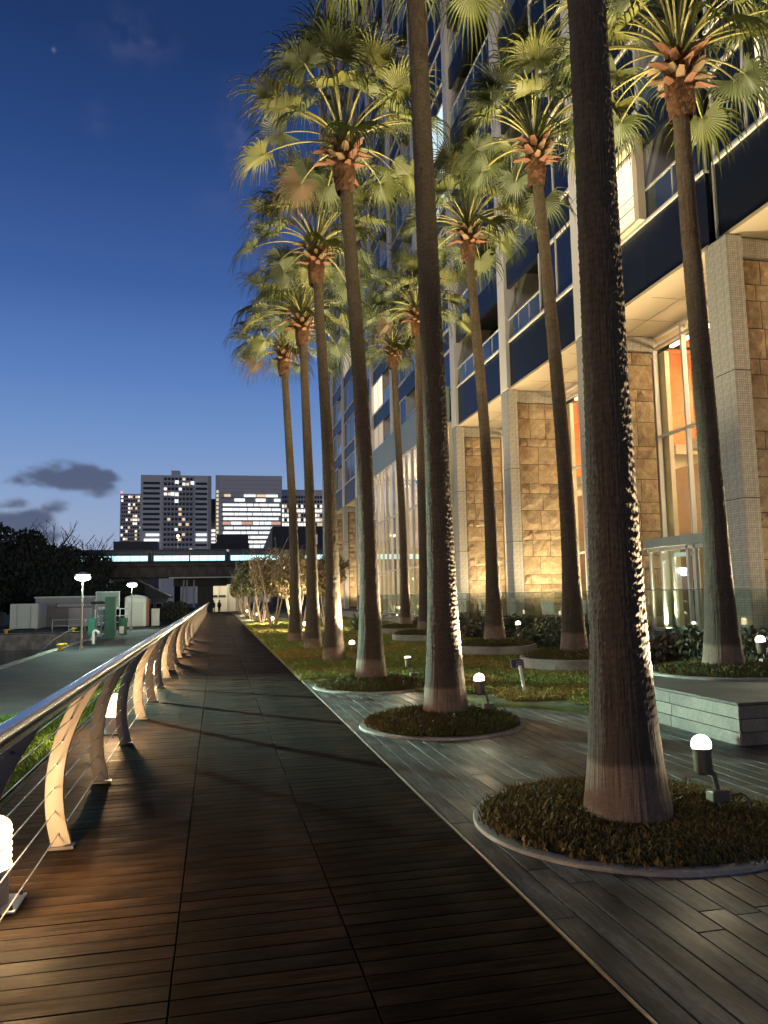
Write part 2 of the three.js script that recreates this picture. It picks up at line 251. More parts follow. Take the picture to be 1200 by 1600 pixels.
function scatter(name, geo, mat, spots, parent, seed, tint) {   // countless grass: instances
  const R = rng(seed), im = new THREE.InstancedMesh(geo, mat, spots.length), o = new THREE.Object3D(), c = new THREE.Color(), q = parent === scene ? V(0, 0, 0) : parent.getWorldPosition(V(0, 0, 0));
  spots.forEach(([x, y, z, s = 1], i) => { o.position.set(x - q.x, y - q.y, z - q.z); o.rotation.set((R() - 0.5) * 0.3, R() * 6.28, (R() - 0.5) * 0.3); o.scale.setScalar(s * (0.7 + R() * 0.6)); o.updateMatrix(); im.setMatrixAt(i, o.matrix); const k = 0.6 + R() * 0.7; c.setRGB(...tint(x, z, k, R())); im.setColorAt(i, c); });
  im.name = parent === scene ? numbered(name) : name; im.castShadow = im.receiveShadow = true; parent.add(im); return kind(im, 'stuff');
}
const patchy = (x, z, k, r) => { const d = fbm(x * 0.9 + 40, z * 0.9 + 300, 999, 999, 77, 3), dry = smooth(0.5, 0.66, d) * 0.7; return [k * lerp(0.8, 1.5, dry), k * lerp(1, 0.95, dry), k * lerp(0.8, 0.9, dry)]; };
{
  const R = rng(31), spots = [], inside = (x, z) => z < -14.2 || (x > 2.35 && z < -12.7) || (x > 3.6 && z < -11.2) || (x > 4.0 && z < -10.2) || (x > 4.8 && z < -9.4);
  for (let i = 0; i < 130000; i++) { const x = 1.58 + R() * 7.3, z = -9.1 - Math.pow(R(), 1.7) * 36; if (inside(x, z)) spots.push([x, 0.04, z, 1 + (-z - 9) * 0.02]); }
  scatter('lawn_grass', clumpShort, M.blade, spots, scene, 32, patchy);
  const bank = [];
  for (let i = 0; i < 40000; i++) { const z = -2 - R() * 24, w = lerp(6.2, 1.9, smooth(-18, -22.5, z)), u = R(), x = DECK_L - 0.05 - u * (w - 0.1); bank.push([x, -0.12 - smooth(0, 1, u * w / 3.0) * 1.12, z, 1.1]); }
  scatter('bank_grass', clumpShort, M.blade, bank, scene, 33, (x, z, k) => [k * 0.45, k * 0.95, k * 0.4]);
}
// ------------------------------------------------------------------ handrail with curved posts
{
  const rail = thing('handrail', 'long brown-lit handrail of curved flat posts, steel tube and cables along the boardwalk', 'handrail');
  const axis = [[-0.945, 0.02], [-0.985, 0.2], [-0.995, 0.4], [-0.965, 0.62], [-0.885, 0.84], [-0.765, 1.045]].map(([x, y]) => V(x, y, 0)), cv = new THREE.CatmullRomCurve3(axis);
  const at = (t) => cv.getPointAt(t), left = [], right = [];
  for (let i = 0; i <= 24; i++) { const t = i / 24, p = at(t), d = cv.getTangentAt(t), w = lerp(0.055, 0.04, t); left.push(new THREE.Vector2(p.x - d.y * w, p.y + d.x * w)); right.push(new THREE.Vector2(p.x + d.y * w, p.y - d.x * w)); }
  const pg = new THREE.ExtrudeGeometry(new THREE.Shape([...left, ...right.reverse()]), { depth: 0.034, bevelEnabled: true, bevelSize: 0.004, bevelThickness: 0.004, bevelSegments: 2, curveSegments: 4 }).translate(0, 0, -0.017);
  const postGeo = uvm(toCreasedNormals(mergeVertices(pg), 0.6)), base = uvm(box(-1.02, -0.87, 0, 0.018, -0.04, 0.04));
  const cab = [0.07, 0.2, 0.33, 0.465, 0.6, 0.735, 0.865].map(at), knobs = cab.map((p) => bar(V(p.x, p.y, -0.034), V(p.x, p.y, 0.034), 0.008, 8));
  for (let i = -2; i < 45; i++) { const z = -5.36 - i * 1.765; const o = mesh('post', postGeo, M.post, rail); o.position.z = z; mesh('base_plate', base, M.steelDark, o); if (i < 12) for (const k of knobs) mesh('cable_fitting', k, M.fitting, o); }
  for (const p of cab) mesh('cable', bar(V(p.x, p.y, 3), V(p.x, p.y, -84.5), 0.0035, 6), M.cable, rail);
  mesh('top_rail', new THREE.CylinderGeometry(0.036, 0.036, 88, 24).rotateX(Math.PI / 2).translate(-0.74, 1.08, -40.8), M.steel, rail);
  mesh('under_rail', uvm(box(-0.775, -0.715, 1.032, 1.05, -84.8, 3.2)), M.steel, rail);
}
// ------------------------------------------------------------------ bollard lamps behind the handrail
{
  const body = uvm(new THREE.LatheGeometry([[0.001, 0], [0.088, 0], [0.088, 0.17], [0.098, 0.175], [0.098, 0.195], [0.001, 0.195]].map(([x, y]) => new THREE.Vector2(x, y)), 28));
  const prof = []; for (let i = 0; i <= 40; i++) { const t = i / 40, y = 0.2 + t * 0.25, r = t < 0.72 ? 0.094 : 0.094 * Math.sqrt(Math.max(0, 1 - ((t - 0.72) / 0.28) ** 2)); prof.push(new THREE.Vector2(Math.max(0.001, r * (1 + (t < 0.75 ? 0.045 * Math.sin(t * 50) : 0))), y)); }
  const globe = new THREE.LatheGeometry(prof, 28), plate = uvm(new RoundedBoxGeometry(0.3, 0.012, 0.26, 1, 0.004).translate(0, 0.007, 0)), bolt = merge([[-1, -1], [1, -1], [1, 1], [-1, 1]].map(([a, b]) => cyl(0.011, 0.011, 0.022, 6, a * 0.125, 0.012, b * 0.105)));
  const glow = E([1, 0.72, 0.4], 6, [0.9, 0.85, 0.75]), mat = S([0.5, 0.44, 0.36], 0.5);
  const first = ['cut off by the left edge of the photo', 'between the second and third curved posts', ...['third', 'fourth', 'fifth', 'sixth', 'seventh', 'eighth', 'ninth', 'tenth', 'eleventh', 'twelfth', 'thirteenth', 'fourteenth', 'last'].map((n) => n + ' from the viewer along the handrail')];
  for (let i = 0; i < 15; i++) {
    const b = thing('bollard_lamp', (i < 5 ? 'glowing ribbed bollard lamp, ' : 'small far glowing bollard lamp, ') + first[i], 'bollard lamp', [i ? -1.17 : -1.125, 0, -4.46 - i * 5.25], 'bollard lamps along the handrail');
    mesh('base_plate', plate, M.frame, b); mesh('bolt', bolt, M.steelDark, b); mesh('lamp_body', body, mat, b); const gl = mesh('lamp_globe', globe, glow, b); gl.castShadow = false;
    const p = new THREE.PointLight(color(COL.bollard), L.bollard, 0, 2); p.name = 'bollard_bulb'; p.position.set(0, 0.32, 0); p.shadow.radius = 3; p.castShadow = true; b.add(p);
  }
}
// ------------------------------------------------------------------ palms
function trunkGeo(H, lean, seed, nr, nh, fine, r0 = 1) {
  const R = rng(seed), pos = [], col = [], uv = [], idx = [], wob = R() * 6.28, ph = R() * 50;
  for (let j = 0; j <= nh; j++) {
    const h = H * Math.pow(j / nh, fine ? 1.45 : 1.1), s = h / H, cx = lean * s * s + 0.03 * Math.sin(s * 5 + wob) * s, cz = 0.03 * Math.sin(s * 4 + wob * 2) * s;
    const r = r0 * (0.108 + 0.055 * (1 - s) + 0.12 * Math.exp(-h / 0.85)), ringAt = (q) => Math.pow(mod(h / 0.058 + q, 1), 2), patch = fbm(3, h * 1.4 + ph, 99, 999, 8, 3);
    for (let i = 0; i <= nr; i++) {
      const a = i / nr * Math.PI * 2, ai = i % nr, ju = (hash(ai, j, seed) - 0.5), ring = ringAt(2.6 * fbm(ai / nr * 5, h * 2.2, 5, 999, seed + 3, 3) + (hash(Math.floor(ai / nr * 26), 0, seed) - 0.5) * 0.35), n = fbm(ai / nr * 12, h * 9, 12, 999, seed, 3), rough = smooth(0.25, 0.9, h);
      const rr = r + rough * (0.006 * (ring - 0.4) * (0.5 + n) + 0.006 * (hash(Math.floor(a * 16 + 5 * n), Math.floor(h / 0.02), seed + 5) - 0.5) + 0.002 * ju) + (1 - rough) * 0.008 * (n - 0.5);
      pos.push(cx + Math.cos(a) * rr, h, cz + Math.sin(a) * rr); uv.push(i / nr * 2, h * 0.7);
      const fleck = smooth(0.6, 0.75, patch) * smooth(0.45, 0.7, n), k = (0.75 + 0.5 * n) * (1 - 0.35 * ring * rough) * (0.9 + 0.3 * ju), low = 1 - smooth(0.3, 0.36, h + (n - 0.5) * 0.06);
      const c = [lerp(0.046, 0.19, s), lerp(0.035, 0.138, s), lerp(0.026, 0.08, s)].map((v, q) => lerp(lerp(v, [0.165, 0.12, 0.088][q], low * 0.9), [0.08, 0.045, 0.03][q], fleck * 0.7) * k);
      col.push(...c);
    }
  }
  for (let j = 0; j < nh; j++) for (let i = 0; i < nr; i++) { const a = j * (nr + 1) + i, b = a + nr + 1; idx.push(a, b, a + 1, b, b + 1, a + 1); }
  const g = new THREE.BufferGeometry(); g.setAttribute('position', new THREE.Float32BufferAttribute(pos, 3)); g.setAttribute('color', new THREE.Float32BufferAttribute(col, 3)); g.setAttribute('uv', new THREE.Float32BufferAttribute(uv, 2)); g.setIndex(idx); g.computeVertexNormals(); return g;
}
const fibreGeo = (() => {                        // matted fibre under the crown, top at y = 0.2
  const nr = 40, nh = 30, pos = [], col = [], uv = [], idx = [];
  for (let j = 0; j <= nh; j++) for (let i = 0; i <= nr; i++) {
    const t = j / nh, a = i / nr * 6.2832, n = hash(i % nr, j, 3), m = fbm((i % nr) / nr * 8, t * 7, 8, 99, 4, 3), r = 0.125 + 0.075 * Math.sin(Math.PI * Math.min(1, t * 0.72 + 0.12)) + 0.03 * (n - 0.5) + 0.05 * (m - 0.5);
    pos.push(Math.cos(a) * r, -0.85 + t * 1.05, Math.sin(a) * r); uv.push(i / nr * 3, t * 2); const k = 0.45 + 0.9 * m; col.push(0.16 * k, 0.075 * k, 0.034 * k);
  }
  for (let j = 0; j < nh; j++) for (let i = 0; i < nr; i++) { const a = j * (nr + 1) + i, b = a + nr + 1; idx.push(a, b, a + 1, b, b + 1, a + 1); }
  const g = new THREE.BufferGeometry(); g.setAttribute('position', new THREE.Float32BufferAttribute(pos, 3)); g.setAttribute('color', new THREE.Float32BufferAttribute(col, 3)); g.setAttribute('uv', new THREE.Float32BufferAttribute(uv, 2)); g.setIndex(idx); g.computeVertexNormals(); return g;
})();
const bootGeo = [0, 1].map((k) => {              // a cut leaf base: flat wedge, curling outwards
  const sh = new THREE.Shape(); sh.moveTo(-0.055, 0); sh.lineTo(-0.06, 0.07); sh.lineTo(-0.035, 0.16 + k * 0.05); sh.lineTo(0.03, 0.17); sh.lineTo(0.06, 0.06); sh.lineTo(0.055, 0);
  const g = new THREE.ExtrudeGeometry(sh, { depth: 0.022, steps: 1, bevelEnabled: true, bevelSize: 0.006, bevelThickness: 0.006, bevelSegments: 1 }), p = g.attributes.position;
  for (let i = 0; i < p.count; i++) { const y = p.getY(i); p.setZ(i, p.getZ(i) + y * y * (3 + k * 2.5) + p.getX(i) ** 2 * 6); }
  g.computeVertexNormals(); return uvm(g);
});
// a fan leaf that leaves the crown along +x at the angle el; gravity bends its tips
function frondGeo(el, seed, size = 1, droop = 1) {
  const R = rng(seed), e0 = el * Math.PI / 180, pl = (1.0 + R() * 0.45) * size, pts = [];
  let p = V(0.07, 0, 0), e = e0; pts.push(p.clone());
  for (let i = 0; i < 6; i++) { p = p.clone().add(V(Math.cos(e), Math.sin(e), 0).multiplyScalar(pl / 6)); pts.push(p.clone()); e -= (0.055 + 0.05 * Math.cos(e0)) * droop; }
  const petiole = limb(pts, 0.026, 0.011, 5);
  const d = V(Math.cos(e), Math.sin(e), 0), n = V(-Math.sin(e), Math.cos(e), 0), s = V(0, 0, 1), N = 34, A = 2.2, rad = (0.72 + R() * 0.16) * size, pos = [], idx = [], twist = (R() - 0.5) * 0.5;
  for (let i = 0; i < N; i++) {
    const a = lerp(-A, A, (i + 0.5) / N), da = 2 * A / N, len = rad * (1 - 0.28 * (a / A) ** 2) * (0.92 + R() * 0.14), join = 0.42 + 0.12 * R(), g = (0.9 + R() * 1.7) * droop * (R() < 0.25 ? 1.9 : 1);
    let dir = d.clone().multiplyScalar(Math.cos(a)).addScaledVector(s, Math.sin(a)).addScaledVector(n, 0.22 * Math.abs(Math.sin(a)) + twist * Math.sin(a)).normalize(), q = p.clone();
    const steps = 7, start = pos.length / 3;
    for (let k = 0; k <= steps; k++) {
      const t = k / steps, side = V(0, 0, 0).crossVectors(n, dir).normalize(), w = t < join ? Math.max(0.004, t * len * Math.tan(da / 2) * 1.02) : join * len * Math.tan(da / 2) * 0.82 * Math.pow(Math.max(0.02, (1 - t) / (1 - join)), 1.1), up = V(0, 0, 0).crossVectors(dir, side).normalize();
      for (const [u, h] of [[-1, 0], [0, 0.85], [1, 0]]) pos.push(q.x + side.x * w * u + up.x * w * h, q.y + side.y * w * u + up.y * w * h, q.z + side.z * w * u + up.z * w * h);
      q = q.clone().addScaledVector(dir, len / steps * (t > join ? 1.7 : 1));
      if (t > join - 0.18) dir.add(V((R() - 0.5) * 0.22, -g * (t - join + 0.26) * 1.15, (R() - 0.5) * 0.22)).normalize();
    }
    for (let k = 0; k < steps; k++) for (let c = 0; c < 2; c++) { const a0 = start + k * 3 + c, b0 = a0 + 3; idx.push(a0, b0, a0 + 1, b0, b0 + 1, a0 + 1); }
  }
  const g = new THREE.BufferGeometry(); g.setAttribute('position', new THREE.Float32BufferAttribute(pos, 3)); g.setIndex(idx); g.computeVertexNormals();
  return [g, petiole];
}
const frondSet = [[87, 0.8], [80, 0.9], [72, 1], [65, 1.05], [58, 1.1], [50, 1.15], [42, 1.2], [34, 1.25], [26, 1.3], [17, 1.35], [5, 1.45]].map(([el, dr], i) => [0, 1].map((k) => frondGeo(el, 400 + i * 7 + k * 100, 1, dr)));
function crown(palm, top, seed, n = 38) {
  const R = rng(seed); top = top.clone();
  const f = mesh('crown_fibre', fibreGeo, M.fibre, palm); f.position.copy(top); f.rotation.y = R() * 6;
  for (let i = 0; i < 26; i++) {
    const t = i / 26, a = i * 2.4 + R() * 0.3, y = -0.36 + t * 0.5, r = 0.15 + 0.03 * Math.sin(t * 3), o = mesh('leaf_base', bootGeo[i % 2], i < 4 || R() < 0.4 ? M.bootDark : M.boot, palm);
    o.position.set(top.x + Math.sin(a) * r, top.y + y, top.z + Math.cos(a) * r); o.rotation.set(0.35 + (1 - t) * 0.5 + R() * 0.2, a, 0, 'YXZ'); o.scale.setScalar(0.85 + R() * 0.35);
  }
  for (let i = 0; i < n; i++) {
    const t = (i + R() * 0.8) / n, k = Math.min(10, Math.floor(Math.pow(t, 0.85) * 11)), [g, pg] = frondSet[k][R() < 0.5 ? 0 : 1], o = mesh('frond', g, k === 10 && R() < 0.25 ? M.deadFrond : M.frond[Math.floor(R() * 4)], palm);
    o.position.set(top.x, top.y + 0.34 - t * 0.28, top.z); o.rotation.y = i * 2.39996 + (R() - 0.5) * 0.5; o.scale.setScalar(0.9 + R() * 0.22);
    mesh('petiole', pg, M.petiole, o);
  }
}
function palm(label, base, top, seed, fine, group) {
  const o = thing('fan_palm', label, 'palm tree', base, group), H = top[1] - base[1], lean = top[0] - base[0];
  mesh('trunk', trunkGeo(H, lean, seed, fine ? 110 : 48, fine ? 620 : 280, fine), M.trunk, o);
  crown(o, V(lean, H, (top[2] - base[2]) * 0.5), seed + 50);
  return o;
}
const row1 = [[2.63, -4.74, 2.55, 9.9], [2.68, -9.0, 2.45, 10.7], [2.61, -13.2, 2.26, 9.72], [2.66, -17.84, 2.33, 9.88], [2.67, -21.89, 2.43, 9.66], [2.54, -25.48, 2.19, 9.82]];
const lab1 = ['thickest dark palm trunk in the foreground, rising from the nearest round grass bed', 'second palm of the front row, its trunk rising from the round bed in the middle', 'front row palm with crown at top left, growing from the grassy mound at lawn corner', 'front row palm on the lawn behind the mound, crown below the tallest left crown', 'slim front row palm second farthest, its crown half hidden behind another', 'farthest front row palm, lowest leftmost crown against the blue sky'];
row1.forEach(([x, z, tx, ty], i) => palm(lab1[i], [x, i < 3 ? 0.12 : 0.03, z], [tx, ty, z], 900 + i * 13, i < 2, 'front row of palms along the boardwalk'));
const row2 = [[6.71, 0.48, -9.34, 6.6, 9.2], [6.88, 0.42, -14.16, 6.5, 10.8], [6.71, 0.42, -18.14, 6.35, 10.9], [6.55, 0.36, -24, 6.5, 10.9], [7.11, 0.36, -28.93, 6.82, 11.3]];
const lab2 = ['palm on the pale plank planter at the right, in front of the glass entrance', 'back row palm in a curved white kerb beside the dark hedge and chairs', 'back row palm just right of the middle trunk, crown at upper middle', 'back row palm mostly hidden behind the middle trunk, small low crown', 'farthest back row palm standing before the tall glass hall'];
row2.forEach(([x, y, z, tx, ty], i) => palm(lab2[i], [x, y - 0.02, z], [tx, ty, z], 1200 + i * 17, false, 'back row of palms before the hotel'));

// ------------------------------------------------------------------ beds round the palms
function bed(name, label, cx, cz, r, y0, kerbH, moundH, seed, group, longGrass, nGrass) {
  const b = thing(name, label, 'planting bed', [cx, y0, cz], group), R = rng(seed);
  const k = uvm(new THREE.LatheGeometry([[r - 0.1, -0.02], [r - 0.1, kerbH], [r - 0.09, kerbH + 0.006], [r - 0.008, kerbH + 0.006], [r, kerbH - 0.004], [r, -0.02]].map(([x, y]) => new THREE.Vector2(x, y)), 72));
  mesh('kerb', k, M.kerb, b);
  const hgt = (d, a) => kerbH - 0.02 + moundH * Math.pow(Math.max(0, 1 - (d / r) ** 2.2), 0.8) * (0.85 + 0.3 * fbm(Math.cos(a) * d * 2 + 9, Math.sin(a) * d * 2 + 9, 99, 99, seed, 3));
  const pos = [], idx = [], na = 60, nd = 14; for (let j = 0; j <= nd; j++) for (let i = 0; i <= na; i++) { const d = (r - 0.09) * j / nd, a = (i % na) / na * 6.28319; pos.push(Math.cos(a) * d, hgt(d, a), Math.sin(a) * d); }
  for (let j = 0; j < nd; j++) for (let i = 0; i < na; i++) { const a = j * (na + 1) + i, c = a + na + 1; idx.push(a, a + 1, c, c, a + 1, c + 1); }
  const g = new THREE.BufferGeometry(); g.setAttribute('position', new THREE.Float32BufferAttribute(pos, 3)); g.setIndex(idx); g.computeVertexNormals(); mesh('mound', uvm(g), M.soil, b);
  const spots = []; for (let i = 0; i < nGrass; i++) { const d = (r - 0.1) * Math.sqrt(R()), a = R() * 6.28; spots.push([cx + Math.cos(a) * d, y0 + hgt(d, a) - 0.01, cz + Math.sin(a) * d, 1]); }
  scatter('bed_grass', longGrass ? clumpLong : clumpShort, M.blade, spots, b, seed, (x, z, kk, q) => q < 0.35 ? [kk * 0.5, kk * 0.36, kk * 0.33] : patchy(x, z, kk * 0.42, q));
  return b;
}
bed('tree_bed', 'nearest round bed with long dry grass round the thick foreground trunk', 2.75, -4.93, 1.06, 0, 0.02, 0.13, 51, 'round beds set in the plank deck', true, 4200);
bed('tree_bed', 'round grass bed in the middle of the plank deck with a tilted floodlight', 2.62, -8.98, 0.98, 0, 0.02, 0.15, 52, 'round beds set in the plank deck', false, 4200);
bed('tree_bed', 'low grassy mound at the lawn corner where the plank deck ends', 2.65, -13.1, 1.05, 0, 0.02, 0.13, 53, 'round beds set in the plank deck', false, 3600);
const beds2 = [[6.88, -14.2, 1.05, 'white curved kerb bed on the lawn beside the plaque, holding dry soil'], [6.75, -18.2, 1.0, 'white curved kerb bed on the lawn second from the plaque'], [6.5, -24.1, 1.0, 'white curved kerb bed showing between the two middle trunks'], [7.1, -29, 1.1, 'farthest white curved kerb bed in front of the glass hall']];
beds2.forEach(([x, z, r, l], i) => bed('kerb_bed', l, x, z, r, 0.03, 0.25, 0.14, 60 + i, 'white kerb beds on the lawn', false, 1600));
// pale plank planter at the right
{
  const pl = thing('plank_planter', 'pale stepped planter clad in wide horizontal boards at the right edge', 'planter', [6.7, 0, -8.9]), x0 = 5.04, x1 = 9.2, z1 = -6.83, z0 = -9.75;
  wp('core', box(x0 + 0.03, x1, -0.02, 0.385, z0, z1 - 0.03), M.under, pl);
  const R = rng(71), ys = [0.003, 0.132, 0.262, 0.392];
  for (let c = 0; c < 3; c++) { for (const [a, b] of [[z0, -8.02 + (c % 2) * 0.02], [-8.016 + (c % 2) * 0.02, z1]]) wp('side_board', uvm(rbox(0.03, 0.124, b - a - 0.004, 0.004, x0 + 0.015, (ys[c] + ys[c + 1]) / 2, (a + b) / 2), 1, R(), R()), M.board, pl); for (const [a, b] of [[x0 + 0.034, 7.1], [7.104, x1]]) wp('front_board', uvm(rbox(b - a - 0.004, 0.124, 0.03, 0.004, (a + b) / 2, (ys[c] + ys[c + 1]) / 2, z1 - 0.015), 1, R(), R()), M.board, pl); }
  wp('rear_step', uvm(box(5.65, x1, 0, 0.385, -10.7, z0)), M.board, pl); wp('top_slab', uvm(rbox(x1 - 5.63, 0.03, 0.95, 0.008, (5.63 + x1) / 2, 0.407, -10.24)), M.paving, pl);
  wp('top_slab', uvm(rbox(x1 - x0 + 0.02, 0.03, z1 - z0 + 0.02, 0.008, (x0 + x1) / 2, 0.408, (z0 + z1) / 2)), M.paving, pl);
  bed('tree_bed', 'dark soil bed with pale kerb on top of the plank planter', 6.72, -9.3, 1.05, 0.42, 0.03, 0.09, 72, 'round beds set in the plank deck', false, 1500);
}
// ------------------------------------------------------------------ floodlights at the palms
const lens = E([1, 0.9, 0.7], 14, [0.9, 0.9, 0.85]);
const headGeo = uvm(new THREE.LatheGeometry([[0.001, -0.12], [0.04, -0.12], [0.058, -0.1], [0.058, 0.03], [0.064, 0.035], [0.064, 0.05], [0.054, 0.05]].map(([x, y]) => new THREE.Vector2(x, y)), 24)), glareLensGeo = new THREE.SphereGeometry(0.064, 24, 14).translate(0, 0.07, 0);  // lens swollen into a glowing ball that stands in for its glare
function flood(label, base, head, aim, k, half = 0.75, group = 'floodlights at the palm trunks') {
  const f = thing('floodlight', label, 'floodlight', base, group), h = V(...head).sub(V(...base)), dir = V(...aim).sub(V(...head)).normalize();
  mesh('stake', bar(V(0, -0.1, 0), V(0.01, 0.07, 0), 0.012), M.steelDark, f); mesh('gear_box', uvm(rbox(0.13, 0.075, 0.09, 0.012, 0, 0.1, 0)), M.fixture, f); mesh('bracket', merge([bar(V(0, 0.13, 0), h.clone().multiplyScalar(0.55).add(V(0.03, 0.04, 0)), 0.016), bar(h.clone().multiplyScalar(0.55).add(V(0.03, 0.04, 0)), h.clone().addScaledVector(dir, -0.09), 0.016)]), M.fixture, f);
  mesh('power_cable', limb([V(0.05, 0.08, 0), V(0.17, 0.1, 0.03), V(0.2, 0.0, 0.06), V(0.14, -0.08, 0.05)], 0.006, 0.006), M.black, f);
  const hd = mesh('lamp_head', headGeo, M.fixture, f); hd.position.copy(h); hd.quaternion.setFromUnitVectors(V(0, 1, 0), dir); const ln = mesh('lens', glareLensGeo, lens, hd); ln.castShadow = false; if (label.startsWith('dark upright')) { ln.scale.set(0.9, 0.25, 0.9); ln.position.y = 0.03; }
  const s = new THREE.SpotLight(color(COL.palm), k, 0, half, 1, 2); s.name = 'flood_beam'; s.position.copy(h).addScaledVector(dir, 0.13); s.target.position.set(...aim); s.target.updateMatrixWorld(); s.castShadow = true; s.shadow.radius = 2.5; f.add(s);
  const sp = new THREE.PointLight(color(COL.palm), L.spill * (base[2] > -11 ? 0.6 : 1), 0, 2); sp.name = 'flood_spill'; sp.position.copy(h).addScaledVector(dir, 0.06); sp.shadow.radius = 2.5; f.add(sp);
}
const fl = [[0, 0.5, 'glaring floodlight on its bracket at the right of the nearest grass bed'], [1, 0.4, 'tilted cylinder floodlight with cable in the middle grass bed'], [2, 0.85, 'dark upright floodlight standing on the lawn right of the mound'], [3, 0.6, 'small shining floodlight at the left of the mound trunk'], [4, 0.6, 'floodlight behind the fourth palm trunk'], [5, 0.6, 'floodlight at the farthest front row palm']];
for (const [i, dx, l] of fl) {
  const [x, z, tx, ty] = row1[i], b = i === 2 ? [3.42, 0.03, -13.4] : i === 3 ? [3.15, 0.03, -17.6] : [x + dx + 0.1, i < 2 ? 0.1 : 0.03, z + (i < 2 ? 0.1 : -0.1)];
  flood(l, b, [b[0] - 0.1, b[1] + 0.36, b[2]], [tx + 0.25, ty + 0.9, z], L.palmUp);
}
row2.forEach(([x, y, z, tx, ty], i) => flood(['floodlight shining up the palm on the plank planter', 'floodlight in the white kerb bed beside the plaque', 'floodlight in the kerb bed second from the plaque', 'floodlight in the kerb bed between the middle trunks', 'floodlight of the farthest back row palm by the glass hall'][i], [x + 0.72, y - 0.04, z - 0.1], [x + 0.66, y + 0.28, z - 0.08], [tx + 0.2, ty + 0.9, z], L.palmUp, 0.75, 'floodlights of the back row palms'));

// ------------------------------------------------------------------ pier lamps
{
  const pole = merge([cyl(0.06, 0.045, 4.0, 14), cyl(0.11, 0.1, 0.25, 14)]), head = new THREE.LatheGeometry([[0.001, 0.2], [0.1, 0.26], [0.42, 0.14], [0.44, 0.1], [0.05, 0.05]].map(([x, y]) => new THREE.Vector2(x, y)), 24), bulb = new THREE.SphereGeometry(0.42, 24, 14).scale(1, 0.42, 1);  // bulb widened into a flat glowing disc to suggest the glare round it
  const glow = E([0.85, 1, 0.95], 18, [0.9, 0.9, 0.9]);
  [[-20, 'pier lamp nearest the viewer, left of the view'], [-46, 'taller looking white pier lamp left of the green machine'], [-72, 'white pier lamp farther back beside the white cabin']].forEach(([z, l]) => {
    const p = thing('pier_lamp', l, 'street lamp', [-7.35, GY, z], 'white lamps on the pier');
    mesh('pole', pole, S([0.35, 0.33, 0.28], 0.5), p); const hd = mesh('lamp_cover', head, M.frame, p); hd.position.y = 4.12; const b = mesh('glare_bulb', bulb, glow, p); b.position.y = 4.06; b.castShadow = false;
    if (z === -20) { const fl2 = new THREE.SpotLight(color(COL.pier), L.pierFlood, 0, 0.36, 0.85, 2); fl2.name = 'pier_flood'; fl2.position.set(0.5, 4.0, 0.4); fl2.target.position.set(3.0, 0.3, -10.4); fl2.target.updateMatrixWorld(); fl2.castShadow = true; fl2.shadow.radius = 6; p.add(fl2); }
    const q = new THREE.PointLight(color(COL.pier), L.pier, 0, 2); q.name = 'pier_bulb'; q.position.y = 3.84; q.shadow.radius = 6; q.castShadow = true; p.add(q);
  });
}
